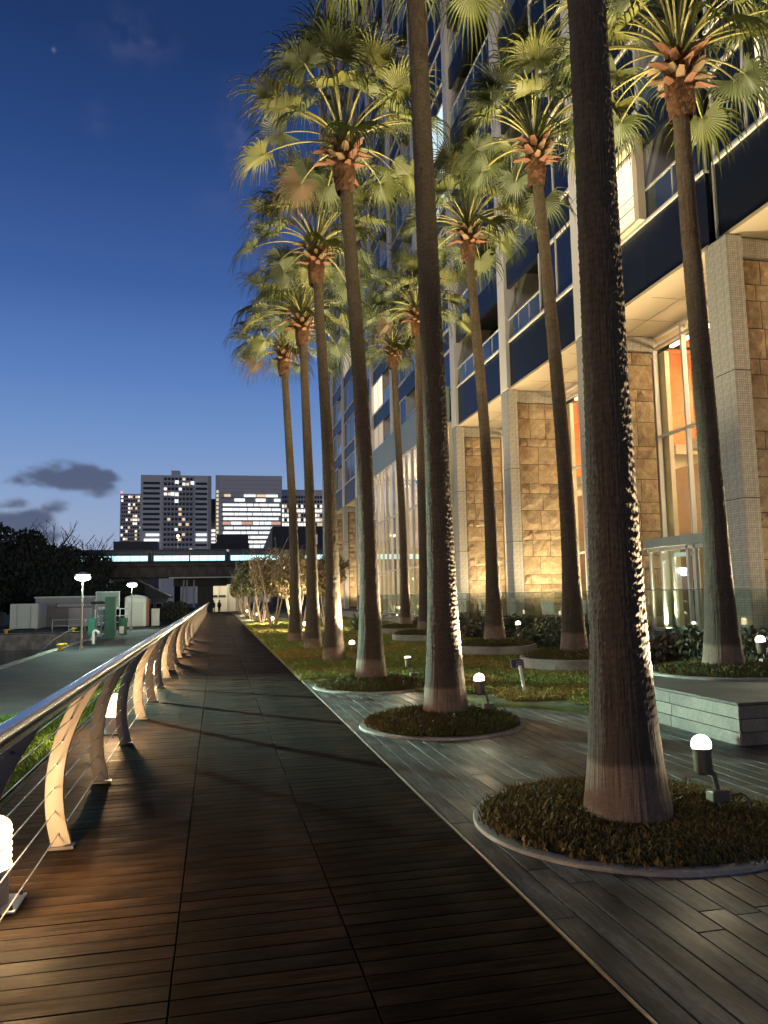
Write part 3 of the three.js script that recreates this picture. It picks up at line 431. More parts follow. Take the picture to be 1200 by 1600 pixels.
// ------------------------------------------------------------------ hotel on the right
const hotel = thing('hotel_building', 'tall hotel block with navy panels, white columns, balconies and stone clad ground floor', 'building', [10.5, 0, -44]);
const FX = 10.5, FZ = (k) => -13.85 - 6.2 * k, SOF = 8.95, ST = 3.05, LV = (n) => (n === 0 ? 10.69 : 10.69 + ST * n), TOPY = LV(17);
{
  const R = rng(101);
  // columns: white above, mosaic below the soffit
  for (let k = 0; k < 11; k++) {
    const z = FZ(k), up = k === 0 ? [] : [[SOF + 0.02, TOPY]];
    const g = uvm(merge([rbox(0.38, SOF - 0.02, 0.6, 0.02, FX + 0.05, (SOF - 0.02) / 2, z + 0.1), rbox(0.3, SOF - 0.02, 0.18, 0.015, FX + 0.07, (SOF - 0.02) / 2, z - 0.31)]));
    wp('mosaic_column', g, M.whiteTile, hotel);
    for (const [a, b] of up) { const c = wp('column', uvm(merge([rbox(0.44, b - a, 0.66, 0.02, FX + 0.08, (a + b) / 2, z + 0.08), rbox(0.34, b - a, 0.18, 0.015, FX + 0.1, (a + b) / 2, z - 0.36)])), M.white, hotel); for (let n = 1; n < 9; n += 1) bm('column_joint', M.steelDark, c, FX - 0.142, FX - 0.135, LV(n) - 0.6, LV(n) - 0.585, z - 0.24, z + 0.4); }
    for (const y of [3.35, 6.0]) bm('mosaic_joint', M.joint, hotel, FX - 0.142, FX - 0.136, y, y + 0.02, z - 0.2, z + 0.4), bm('mosaic_joint', M.joint, hotel, FX - 0.13, FX + 0.235, y, y + 0.02, z + 0.402, z + 0.408);
  }
  // stone fins behind the columns, one block at a time
  const stoneGeo = (w, h, seed) => {
    const g = new THREE.PlaneGeometry(w, h, 4, 3), p = g.attributes.position;
    for (let i = 0; i < p.count; i++) { const x = p.getX(i), y = p.getY(i), edge = Math.min(w / 2 - Math.abs(x), h / 2 - Math.abs(y)) < 0.01; p.setZ(i, edge ? 0.012 : 0.03 + 0.05 * hash(i, seed, 4)); if (!edge) { p.setX(i, x + (hash(i, seed, 5) - 0.5) * 0.06); p.setY(i, y + (hash(i, seed, 6) - 0.5) * 0.06); } }
    g.computeVertexNormals(); return g;
  };
  const facet = (g) => { g.computeVertexNormals(); return g; };
  const rows = [0.62, 0.36, 0.72, 0.66, 0.3, 0.74, 0.58, 0.38, 0.7, 0.5, 0.34, 0.66, 0.6, 0.36, 0.72];
  const X0 = FX + 0.26, X1 = 12.52;
  for (const k of [0, 1, 2, 3, 7, 8, 9]) {
    const z = FZ(k) + 0.2;
    wp('fin_wall', uvm(box(X0, X1, 0.4, 8.5, z - 0.55, z)), M.joint, hotel); wp('fin_beam', uvm(rbox(X1 - FX - 0.26, 0.42, 0.6, 0.01, (FX + 0.26 + X1) / 2, 8.72, z - 0.2)), M.whiteTile, hotel);
    let y = 0.42 + (k % 3) * 0.1, r = (k * 4) % rows.length;
    while (y < 8.4) {
      const h = Math.min(rows[r++ % rows.length], 8.48 - y); if (h < 0.12) break;
      const cuts = h < 0.42 ? [0, 0.16 + R() * 0.1, 0.6 + R() * 0.1, 1] : R() < 0.5 ? [0, 0.34 + R() * 0.2, 1] : [0, 0.2 + R() * 0.1, 0.6 + R() * 0.1, 1];
      for (let i = 0; i + 1 < cuts.length; i++) { const a = lerp(X0 + 0.06, X1 - 0.02, cuts[i]), b = lerp(X0 + 0.06, X1 - 0.02, cuts[i + 1]), o = wp('stone_block', facet(uvm(stoneGeo(b - a - 0.018, h - 0.018, k * 100 + r * 5 + i), 1, R() * 3, R() * 3)), M.stone[Math.floor(R() * 4)], hotel); o.position.x += (a + b) / 2; o.position.y += y + h / 2; o.position.z += z + 0.004; }
      y += h;
    }
  }
  // soffit, terrace level glazing, interior
  const bays = [-1, 0, 1, 2, 3, 4, 5, 6, 7, 8, 9];
  wp('soffit', uvm(box(FX + 0.12, 13.4, SOF + 0.005, SOF + 0.15, FZ(3) + 0.3, -4)), M.soffit, hotel);
  wp('soffit', uvm(box(FX + 0.12, 13.4, SOF + 0.005, SOF + 0.15, FZ(10), FZ(6) + 0.3)), M.soffit, hotel);
  for (const b of [-1, 0, 1, 2]) { // soffit panels with shadow joints
    for (let i = 1; i < 4; i++) bm('soffit_joint', M.steelDark, hotel, FX + 0.3, 12.5, SOF - 0.002, SOF + 0.004, FZ(b) - i * 1.55 - 0.006, FZ(b) - i * 1.55 + 0.006);
    bm('soffit_joint', M.steelDark, hotel, 11.6, 11.612, SOF - 0.002, SOF + 0.004, FZ(b + 1), FZ(b));
  }
  const GX = 12.6;
  const glazing = (za, zb, xs, ys, n, name) => {   // za > zb; mullions, transoms and panes
    const w = (za - zb) / n, fr = [];
    for (let i = 0; i <= n; i++) fr.push(box(xs - 0.05, xs + 0.09, ys[0], ys[ys.length - 1], za - i * w - 0.035, za - i * w + 0.035));
    for (const y of ys) fr.push(box(xs - 0.045, xs + 0.085, y - 0.035, y + 0.035, zb, za));
    const f = wp(name, uvm(merge(fr)), M.frame, hotel);
    for (let i = 0; i < n; i++) for (let j = 0; j + 1 < ys.length; j++) bm('glass_pane', M.pane, hotel, xs + 0.01, xs + 0.02, ys[j] + 0.035, ys[j + 1] - 0.035, za - (i + 1) * w + 0.035, za - i * w - 0.035);
    return f;
  };
  for (const b of [-1, 0, 1, 2]) {
    const za = FZ(b) - 0.35, zb = FZ(b + 1) + 0.2;
    glazing(za, zb, GX, [0.46, 2.9, 5.97, 8.6, SOF - 0.03], 4, 'window_frame');
    // inside: cream pilaster next to the fin, brown panels below, orange panels above, cove of light on top
    wp('pilaster', uvm(box(12.78, 12.92, 0.45, 8.5, zb - 0.5, zb + 0.25)), M.cream, hotel);
    wp('upper_wall', uvm(box(15.2, 15.3, 5.9, 8.9, zb, za)), M.orange, hotel); wp('upper_ceiling', uvm(box(13.45, 15.2, 8.75, 8.85, zb, za)), M.orange, hotel);
    for (let i = 1; i < 4; i++) bm('panel_joint', M.brown, hotel, 15.185, 15.198, 5.95, 8.7, zb + i * 1.4, zb + i * 1.4 + 0.02), bm('panel_joint', M.brown, hotel, 15.183, 15.197, 6.2 + i * 0.62, 6.22 + i * 0.62, zb, za);
    wp('floor_slab', uvm(box(13.5, 16, 5.6, 5.9, zb, za)), M.cream, hotel); wp('lower_wall', uvm(box(15.2, 15.3, 0.45, 5.6, zb, za)), M.brown, hotel);
    for (let i = 0; i < 4; i++) { const cz = zb + 1.3 + i * 1.1; const pos = []; for (let q = 0; q <= 24; q++) pos.push(new THREE.Vector2(q * 0.026, 0.035 * Math.sin(q * 1.3))); const g = new THREE.BufferGeometry(), v = []; for (let q = 0; q < 24; q++) { const a = pos[q], c = pos[q + 1]; v.push(13.0 + a.y, 2.95, cz + a.x, 13.0 + c.y, 2.95, cz + c.x, 13.0 + a.y, 5.55, cz + a.x, 13.0 + c.y, 2.95, cz + c.x, 13.0 + c.y, 5.55, cz + c.x, 13.0 + a.y, 5.55, cz + a.x); } g.setAttribute('position', new THREE.Float32BufferAttribute(v, 3)); g.computeVertexNormals(); if (i % 2) wp('curtain', uvm(g), M.brown2 ?? (M.brown2 = S([0.36, 0.22, 0.14], 0.9, { side: THREE.DoubleSide })), hotel); }
    const cove = wp('cove_light', box(13.0, 13.12, 8.62, 8.7, zb + 0.2, za - 0.2), E([1, 0.86, 0.6], 2.5), hotel); cove.castShadow = false;
    const ra = new THREE.RectAreaLight(color(COL.warm), L.room * 0.35, 0.3, za - zb - 0.6); ra.name = 'cove_glow'; ra.rotation.set(-Math.PI / 2, 0, 0); ra.position.set(13.25 - 10.5, 8.55, (za + zb) / 2 + 44); hotel.add(ra);
    const pt = new THREE.PointLight(color([1, 0.72, 0.45]), L.room * (b === 0 ? 0.9 : 0.6), 0, 2); pt.name = 'room_lamp'; pt.position.set(14.3 - 10.5, 8.1, (za + zb) / 2 + 44); pt.shadow.radius = 6; hotel.add(pt);
    const bulb = wp('ceiling_lamp', new THREE.SphereGeometry(0.13, 12, 8).translate(14.3, 8.1, (za + zb) / 2), E([1, 0.8, 0.55], 3), hotel); bulb.castShadow = false;
    const pl = new THREE.PointLight(color([1, 0.7, 0.42]), L.room * 0.35, 0, 2); pl.name = 'room_lamp'; pl.position.set(14.2 - 10.5, 4.6, (za + zb) / 2 + 44); pl.shadow.radius = 6; hotel.add(pl);
    const b2 = wp('ceiling_lamp', new THREE.SphereGeometry(0.13, 12, 8).translate(14.2, 4.6, (za + zb) / 2), E([1, 0.8, 0.55], 3), hotel); b2.castShadow = false;
  }
  wp('back_wall', uvm(box(16.4, 16.6, 0.45, TOPY, FZ(10), -4)), M.cream, hotel);
  // far lower bays: dark glass between the fins
  for (const b of [7, 8, 9]) glazing(FZ(b) - 0.35, FZ(b + 1) + 0.2, GX, [0.46, 3, 6, SOF - 0.03], 4, 'window_frame'), wp('lower_wall', uvm(box(14.6, 14.7, 0.45, SOF, FZ(b + 1), FZ(b))), M.cream, hotel);
  // glass hall with its teal fascia
  {
    const za = FZ(3) - 0.6, zb = FZ(6) + 0.3, hx = 10.2;
    glazing(za, zb, hx, [0.46, 2.95, 6.12, 9.3], 14, 'hall_frame');
    for (let i = 0; i < 7; i++) { const w = (za - zb) / 7; wp('fascia_panel', uvm(rbox(0.3, 1.68, w - 0.02, 0.01, hx + 0.08, 10.18, za - (i + 0.5) * w)), M.teal, hotel); }
    wp('hall_roof', uvm(box(hx + 0.24, 13, 10.9, 11.02, zb, za)), M.teal, hotel); wp('hall_ceiling', uvm(box(hx + 0.24, 14, 9.32, 9.4, zb, za)), M.cream, hotel);
    wp('hall_end_wall', uvm(box(hx + 0.1, 14, 0.45, 9.3, zb - 0.2, zb - 0.02)), M.cream, hotel); wp('hall_side_wall', uvm(box(hx + 0.1, 14, 0.45, 9.3, za + 0.05, za + 0.2)), M.cream, hotel);
    wp('hall_back_wall', uvm(box(13.6, 13.7, 3, 9.3, zb, za)), S([0.5, 0.3, 0.2], 0.7), hotel);
    for (let i = 0; i < 14; i++) { const w = (za - zb) / 14; if (i % 3 !== 1) bm('curtain', S([0.55, 0.46, 0.4], 0.9), hotel, 10.75, 10.78, 3.0, 9.2, za - (i + 0.86) * w, za - (i + 0.3 + 0.2 * R()) * w); else if (i === 4) bm('banner', M.orange, hotel, 11.4, 11.45, 4.5, 8.8, za - (i + 0.8) * w, za - (i + 0.3) * w); }
    for (let c = 0; c < 5; c++) for (let i = 0; i < 9; i++) { const a = zb + i * 1.33, b = a + 1.32, o = wp('hall_stone', uvm(stoneGeo(1.31, 0.5, 900 + c * 10 + i), 1, R() * 3, R() * 3), M.stone[Math.floor(R() * 4)], hotel); o.rotation.y = -Math.PI / 2; o.position.x += 13.5; o.position.y += 0.7 + c * 0.52; o.position.z += (a + b) / 2; }
    wp('hall_stone_back', box(13.52, 13.6, 0.45, 3.0, zb, za), M.joint, hotel);
    for (const z of [-37.5, -41.5, -45.5, -48.5]) {
      const p = new THREE.PointLight(color([1, 0.74, 0.46]), L.room * 0.5, 0, 2); p.name = 'hall_lamp'; p.position.set(12.2 - 10.5, 8.6, z + 44); p.shadow.radius = 6; hotel.add(p); wp('ceiling_lamp', new THREE.SphereGeometry(0.13, 12, 8).translate(12.2, 8.6, z), E([1, 0.85, 0.65], 4), hotel).castShadow = false;
      const q = new THREE.PointLight(color([1, 0.72, 0.42]), L.room * 0.35, 0, 2); q.name = 'hall_lamp'; q.position.set(12.3 - 10.5, 2.5, z + 45); q.shadow.radius = 6; hotel.add(q); wp('pendant_lamp', new THREE.SphereGeometry(0.13, 12, 8).translate(12.3, 2.5, z + 1), E([1, 0.85, 0.65], 4), hotel).castShadow = false;
    }
  }
  // upper storeys: spandrels, windows, balconies
  const geoCache = new Map(), winFrame = (w, h) => { const key = w.toFixed(2) + h.toFixed(2); if (!geoCache.has(key)) geoCache.set(key, merge([box(-0.05, 0.05, 0, 0.09, -w / 2, w / 2), box(-0.05, 0.05, h - 0.09, h, -w / 2, w / 2), box(-0.05, 0.05, 0, h, -w / 2, -w / 2 + 0.07), box(-0.05, 0.05, 0, h, w / 2 - 0.07, w / 2), box(-0.04, 0.04, 0, h, -0.03, 0.03)])); return geoCache.get(key); };
  const litMat = E([1, 0.82, 0.5], 1.25, [0.8, 0.75, 0.6]), coolLit = E([0.7, 0.95, 1], 0.9, [0.8, 0.8, 0.8]), warmDim = E([1, 0.75, 0.45], 0.4, [0.6, 0.5, 0.4]);
  const railGeo = new Map();
  function windowAt(n, za, zb, lit) {
    const y0 = LV(n) + 0.06, y1 = y0 + (lit === 'tall' ? 2.1 : 2.08), w = za - zb, f = mesh('window', winFrame(w, y1 - y0), M.frame, hotel); f.position.set(0.04, y0, (za + zb) / 2 + 44);
    const m = lit === 'warm' || lit === 'tall' ? litMat : lit === 'cool' ? coolLit : lit === 'dim' ? warmDim : R() < 0.25 ? M.glassBlue : M.glassDark;
    for (const [a, b] of [[-w / 2 + 0.07, -0.03], [0.03, w / 2 - 0.07]]) { const p = mesh('pane', unitBox, m, f); p.scale.set(0.02, y1 - y0 - 0.18, b - a); p.position.set(0.01, (y1 - y0) / 2, (a + b) / 2); }
    bm('spandrel_panel', M.navy, hotel, FX, FX + 0.1, y1, LV(n + 1) - 0.02, zb + 0.004, za - 0.004); bm('floor_band', M.white, hotel, FX - 0.06, FX + 0.1, LV(n + 1) - 0.02, LV(n + 1) + 0.06, zb, za);
    return f;
  }
  function balconyAt(n, za, zb) {
    const y0 = LV(n), w = za - zb, b = mesh('balcony', railGeo.get(w) ?? (railGeo.set(w, (() => { const l = [box(-0.02, 0.03, 0.86, 0.91, -w / 2, w / 2), box(-0.02, 0.03, 0.0, 0.05, -w / 2, w / 2)], np = Math.max(2, Math.round(w / 1.1)); for (let i = 0; i <= np; i++) l.push(box(-0.02, 0.02, 0, 0.9, -w / 2 + i * w / np - 0.015, -w / 2 + i * w / np + 0.015)); return merge(l); })()), railGeo.get(w)), M.frame, hotel);
    b.position.set(0.03, y0, (za + zb) / 2 + 44);
    const gl = mesh('glass_guard', unitBox, M.rail, b); gl.scale.set(0.012, 0.8, w - 0.04); gl.position.set(0.005, 0.455, 0);
    bm('balcony_front', M.navy, hotel, FX - 0.02, FX + 0.12, y0 + 2.06, LV(n + 1) - 0.005, zb + 0.003, za - 0.003);
    bm('balcony_floor', M.recess, hotel, FX + 0.1, FX + 1.7, LV(n + 1) - 0.3, LV(n + 1) - 0.05, zb, za); const back = bm('balcony_door', M.glassDark, hotel, FX + 1.6, FX + 1.66, y0, y0 + 2.6, zb, za);
    bm('balcony_side', M.white, hotel, FX + 0.1, FX + 1.7, y0 - 0.3, y0 + 2.75, zb - 0.14, zb - 0.002);
    return back;
  }
  const layout = { '-1': [['w', 0, 0.33], ['w', 0.33, 0.66], ['w', 0.66, 1]], 0: [['b', 0.05, 0.45], ['w', 0.45, 0.95]], 1: [['w', 0.06, 0.48], ['b', 0.48, 0.94]], 2: [['b', 0.05, 0.94]], 3: [['w', 0.05, 0.5], ['b', 0.5, 0.95]], 4: [['b', 0.05, 0.45], ['w', 0.45, 0.95]], 5: [['b', 0.05, 0.45], ['w', 0.45, 0.95]], 6: [['b', 0.05, 0.5], ['w', 0.5, 0.95]], 7: [['w', 0.05, 0.95]], 8: [['b', 0.05, 0.5], ['w', 0.5, 0.95]], 9: [['w', 0.05, 0.95]] };
  const lit = { '0,1,0': 'tall', '5,1,1': 'warm', '5,0,1': 'dim', '5,11,1': 'cool', '7,3,0': 'dim', '3,4,0': 'cool', '3,3,0': 'cool' };
  for (const b of bays) for (let n = 0; n < 17; n++) {
    if ((b <= 0 && n > 5) || (b <= 2 && n > 9)) continue;
    layout[b].forEach(([t, a, c], i) => {
      const za = FZ(b) - 6.2 * a, zb = FZ(b) - 6.2 * c;
      if (t === 'w') { const key = `${b},${n},${i}`; windowAt(n, za, zb, key === '0,0,1' ? 'tall' : lit[key] && key !== '0,1,0' ? lit[key] : undefined); }
      else balconyAt(n, za, zb);
      if (n === 0 && (b < 3 || b > 5)) { // first-floor band above the soffit
        bm('spandrel_panel', M.navy, hotel, FX, FX + 0.1, SOF + 0.06, LV(0) - 0.005, zb + 0.004, za - 0.004); bm('floor_band', M.white, hotel, FX - 0.06, FX + 0.1, LV(0) - 0.005, LV(0) + 0.06, zb, za); bm('soffit_edge', M.soffit, hotel, FX - 0.05, FX + 0.1, SOF - 0.02, SOF + 0.06, zb, za);
      }
      if (b === -1 && i < 3) bm('mullion', M.frame, hotel, FX - 0.05, FX, SOF + 0.06, LV(0) - 0.006, zb - 0.03, zb + 0.03);
    });
    if (b > 2 && b < 6 && n === 0) continue;
  }
  // cream surround of the lit window and its guard wires, curtains in the nearest bay
  const za = FZ(0) - 6.2 * 0.45, zb = FZ(0) - 6.2 * 0.95;
  wp('window_surround', uvm(merge([box(FX - 0.22, FX - 0.01, LV(0) + 0.08, LV(0) + 2.35, za - 0.06, za + 0.14), box(FX - 0.22, FX - 0.01, LV(0) + 2.2, LV(0) + 2.35, zb, za - 0.06), box(FX - 0.2, FX - 0.01, LV(0) + 0.08, LV(0) + 0.16, zb, za - 0.06)])), M.cream, hotel);
  for (const y of [0.55, 0.85]) bm('guard_wire', M.steelDark, hotel, FX - 0.17, FX - 0.155, LV(0) + y, LV(0) + y + 0.014, zb, za - 0.07);
  const cw = FZ(-1) - 6.2 * 0.66;
  for (let i = 0; i < 22; i++) wp('curtain', new THREE.CylinderGeometry(0.055, 0.06, 2.0, 8).translate(FX + 0.0, LV(0) + 1.1, cw - 0.35 + i * 0.1), M.curtain, hotel);
  wp('curtain_glow', box(FX - 0.02, FX + 0.0, LV(0) + 0.12, LV(0) + 2.05, cw - 0.62, cw - 0.5), litMat, hotel); wp('curtain_glow', box(FX - 0.02, FX + 0.0, LV(0) + 2.0, LV(0) + 2.07, cw - 0.5, cw + 1.6), litMat, hotel);
  // solid cores behind the facade so that nothing shines through
  bm('core_wall', M.recess, hotel, FX + 1.7, 16.3, 11.1, TOPY, FZ(10), -4); bm('core_wall', M.recess, hotel, 13.4, 16.3, SOF + 0.16, 11.09, FZ(10), -4); bm('core_slab', M.recess, hotel, FX + 0.14, 13.39, LV(0) - 0.3, LV(0) - 0.03, FZ(3), -4); bm('core_slab', M.recess, hotel, FX + 0.14, 13.39, LV(0) - 0.3, LV(0) - 0.03, FZ(10), FZ(6));
  bm('end_wall', M.white, hotel, FX + 0.1, 16.6, 0, TOPY, FZ(10) - 0.3, FZ(10));
  // entrance porch
  const pz0 = -19.0, pz1 = -15.6, px = 11.5;
  wp('porch_canopy', uvm(merge([rbox(1.2, 0.24, (pz1 - pz0) / 2 - 0.006, 0.01, px + 0.5, 2.78, (pz0 * 3 + pz1) / 4), rbox(1.2, 0.24, (pz1 - pz0) / 2 - 0.006, 0.01, px + 0.5, 2.78, (pz0 + pz1 * 3) / 4)])), M.teal, hotel);
  const pf = []; for (const z of [pz0 + 0.1, -18.35, -17.2, -16.9, pz1 - 0.1]) pf.push(box(px + 0.02, px + 0.1, 0.45, 2.66, z - 0.04, z + 0.04)); pf.push(box(px + 0.02, px + 0.1, 2.56, 2.65, pz0, pz1), box(px + 0.02, px + 0.1, 0.45, 0.56, pz0, pz1));
  wp('porch_frame', uvm(merge(pf)), M.frame, hotel);
  for (const [a, b] of [[-18.31, -17.24], [-18.86, -18.39], [-16.86, -15.74]]) bm('glass_pane', M.pane, hotel, px + 0.05, px + 0.06, 0.56, 2.56, a, b);
  const door = wp('door', uvm(merge([box(px + 0.3, px + 0.36, 0.46, 2.5, -18.3, -18.2), box(px + 0.3, px + 0.36, 0.46, 2.5, -17.4, -17.3), box(px + 0.3, px + 0.36, 2.4, 2.5, -18.3, -17.3), box(px + 0.3, px + 0.36, 0.46, 0.6, -18.3, -17.3)])), M.white, hotel); bm('handle', M.steel, hotel, px + 0.22, px + 0.26, 1.1, 1.8, -17.36, -17.33);
  bm('indicator_lamp', E([0.15, 0.15, 1], 2), hotel, px + 0.4, px + 0.42, 2.1, 2.16, -17.75, -17.69);
  const pp = new THREE.PointLight(color([0.95, 1, 0.85]), 4, 0, 2); pp.name = 'porch_lamp'; pp.position.set(px + 0.75 - 10.5, 2.5, -17.4 + 44); hotel.add(pp); wp('porch_light', cyl(0.1, 0.1, 0.04, 16, px + 0.75, 2.56, -17.4), E([1, 1, 0.85], 3), hotel).castShadow = false;
}
// ------------------------------------------------------------------ terrace, its glass balustrade, hedges, chairs
struct('hotel_terrace', uvm(merge([box(8.95, 16.5, -0.3, 0.45, -76, -4)])), M.paving);
{
  const bal = thing('glass_balustrade', 'clear glass balustrade along the terrace edge behind the hedge', 'balustrade', [9.05, 0.45, -30]);
  for (let z = -9; z > -50; z -= 1.52) { bm('glass_panel', M.rail, bal, 9.04, 9.055, 0.47, 1.53, z - 1.505, z); bm('clamp', M.steel, bal, 9.03, 9.065, 0.45, 0.52, z - 0.85, z - 0.65); }
  bm('cap_rail', M.steelDark, bal, 9.037, 9.058, 1.53, 1.55, -50, -9);
}
function leafCloud(n, sx, sy, sz, size, seed, shape = 'ball', aspect = 1.9) {   // many leaf-sized faces through a volume
  const R = rng(seed), pos = [], lobes = [...Array(9)].map(() => [(R() - 0.5) * 1.5, (R() - 0.5) * 1.3, (R() - 0.5) * 1.5, 0.35 + R() * 0.35]);
  let guard = 0;
  while (pos.length < n * 18 && guard++ < n * 30) {
    const l = lobes[Math.floor(R() * 9)], a = R() * 6.283, c = R() * 2 - 1, rr = l[3] * Math.pow(R(), 0.45), q = Math.sqrt(1 - c * c);
    let x = l[0] * 0.62 + Math.cos(a) * q * rr, y = l[1] * 0.62 + c * rr, z = l[2] * 0.62 + Math.sin(a) * q * rr;
    if (shape === 'box') { x = R() * 2 - 1; z = R() * 2 - 1; y = Math.pow(R(), 0.6) * 2 - 1 + (fbm(x * 3 + 9, z * 3 + 9, 99, 99, seed, 2) - 0.5) * 0.8; }
    const s = size * (0.6 + R() * 0.8), d = V(R() - 0.5, R() - 0.35, R() - 0.5).normalize(), e = V(R() - 0.5, R() - 0.5, R() - 0.5).cross(d).normalize(), p = V(x * sx, y * sy, z * sz), w = s / aspect;
    const A = p.clone().addScaledVector(d, -s), B = p.clone().addScaledVector(e, w), C = p.clone().addScaledVector(d, s), D = p.clone().addScaledVector(e, -w);
    for (const v of [A, B, C, A, C, D]) pos.push(v.x, v.y, v.z);
  }
  const g = new THREE.BufferGeometry(); g.setAttribute('position', new THREE.Float32BufferAttribute(pos, 3)); g.computeVertexNormals(); return g;
}
{
  const hg = [leafCloud(2600, 0.5, 0.42, 1.0, 0.05, 201, 'box'), leafCloud(2600, 0.55, 0.36, 0.9, 0.06, 202)];
  const hs = [[8.4, -11.4, 0, 'dark shrub hedge in front of the glass entrance porch'], [8.3, -13.4, 1, 'reddish dark shrub left of the planter palm'], [8.45, -9.8, 1, 'dark shrub right of the planter palm trunk at the right edge'], [8.4, -15.6, 0, 'dark hedge piece right of the thick trunk under the stone wall'], [8.4, -17.6, 0, 'hedge piece behind the white kerb beside the plaque'], [8.4, -19.7, 0, 'dark leafy hedge piece under the white chairs'], [8.4, -21.9, 0, 'hedge piece left of the white chairs'], [8.4, -24.3, 1, 'rounded shrub behind the middle trunk'], [8.3, -27.5, 0, 'shrub in front of the glass hall, right of its palm'], [8.2, -30.5, 1, 'shrub in front of the glass hall, left of its palm']];
  hs.forEach(([x, z, k, l], i) => { const s = thing('shrub', l, 'shrub', [x, 0.4, z], 'dark shrubs along the terrace'); s.rotation.y = (i % 2) * Math.PI; kind(mesh('foliage', hg[i % 2], M.shrub[k], s), 'stuff'); mesh('stem', merge([0, 1, 2, 3].map((q) => bar(V(0, -0.4, 0), V((q % 2 - 0.5) * 0.5, 0.2, (q > 1 ? 1 : -1) * 0.4), 0.015))), M.darkBark, s); });
  // spiky agaves
  const lg = (() => { const g = new THREE.PlaneGeometry(1, 1, 2, 7).translate(0, 0.5, 0), p = g.attributes.position; for (let i = 0; i < p.count; i++) { const t = p.getY(i), w = 0.05 * Math.pow(1 - t, 0.7) * (0.7 + t); p.setXYZ(i, p.getX(i) * 2 * w, t * 1.0 - 0.25 * t * t, 0.4 * t * t + Math.abs(p.getX(i)) * w * 0.8); } g.computeVertexNormals(); return g; })();
  [[5.75, -31.6, 1.15, 'spiky agave left of the mound trunk in front of the far columns'], [6.8, -33.2, 1.3, 'spiky agave partly hidden by the mound trunk']].forEach(([x, z, s, l], q) => { const a = thing('agave', l, 'agave', [x, 0.05, z], 'agaves on the lawn'); for (let i = 0; i < 46; i++) { const o = mesh('leaf', lg, M.agave, a), t = i / 46; o.rotation.set(0.05 + t * 1.25, i * 2.4 + q, 0, 'YXZ'); o.scale.setScalar(s * (0.8 + 0.25 * hash(i, q, 3))); } });
  // white terrace chairs
  const seat = uvm(rbox(0.5, 0.04, 0.5, 0.015, 0, 0.44, 0)), back = uvm(rbox(0.5, 0.4, 0.03, 0.012, 0, 0.66, -0.24).rotateX(-0.12)), lg2 = bar(V(0, 0, 0), V(0, 0.44, 0), 0.014), arm = merge([bar(V(0, 0.44, 0.22), V(0, 0.64, 0.22), 0.014), bar(V(0, 0.64, 0.24), V(0, 0.68, -0.25), 0.016)]);
  const mk = (l, x, z, r) => { const c = thing('terrace_chair', l, 'chair', [x, 0.45, z], 'white chairs on the terrace'); c.rotation.y = r; mesh('seat', seat, M.white, c); mesh('backrest', back, M.white, c); for (const [a, b] of [[-0.23, 0.23], [0.23, 0.23], [-0.23, -0.23], [0.23, -0.23]]) { const o = mesh('leg', lg2, M.white, c); o.position.set(a, 0, b); } for (const s of [-0.25, 0.25]) { const o = mesh('armrest', arm, M.white, c); o.position.x = s; } return c; };
  mk('white armchair behind the glass under the stone wall, left of the pair', 9.9, -21.5, 1.9); mk('white armchair half hidden behind the back row palm trunk', 10.3, -21.2, -1.2); mk('white armchair behind the glass near the lit column foot', 10.0, -27.6, 1.4);
}
// warm lamps at the foot of the stone fins
for (const [k, i, l] of [[0, 0.25, 'ground lamp at the foot of the dark stone wall at the right edge'], [1, 0.7, 'ground lamp at the foot of the stone wall left of the entrance'], [2, 1.5, 'ground lamp at the foot of the stone wall with the chairs'], [3, 1.4, 'ground lamp at the foot of the stone wall beside the glass hall'], [7, 1.4, 'ground lamp at the nearer far stone wall'], [8, 1.4, 'ground lamp at the farther stone wall'], [9, 1.2, 'ground lamp at the last stone wall']]) {
  const x = 11.5, z = FZ(k) + 1.9, f = thing('ground_lamp', l, 'lamp', [x, 0.45, z], 'ground lamps on the terrace'); mesh('lamp_body', uvm(merge([cyl(0.09, 0.09, 0.1, 16), rbox(0.14, 0.02, 0.14, 0.004, 0, 0.01, 0)])), M.fixture, f); mesh('lens', cyl(0.075, 0.075, 0.015, 16, 0, 0.1, 0), E([1, 0.85, 0.6], 6), f).castShadow = false;
  const s = new THREE.SpotLight(color(COL.warm), L.fin * 1.15 * i, 0, 1.0, 1, 2); s.name = 'wall_wash'; s.position.set(0, 0.14, 0); s.target.position.set(x, 5.2, z - 1.7); s.target.updateMatrixWorld(); s.castShadow = true; s.shadow.radius = 3; f.add(s);
}

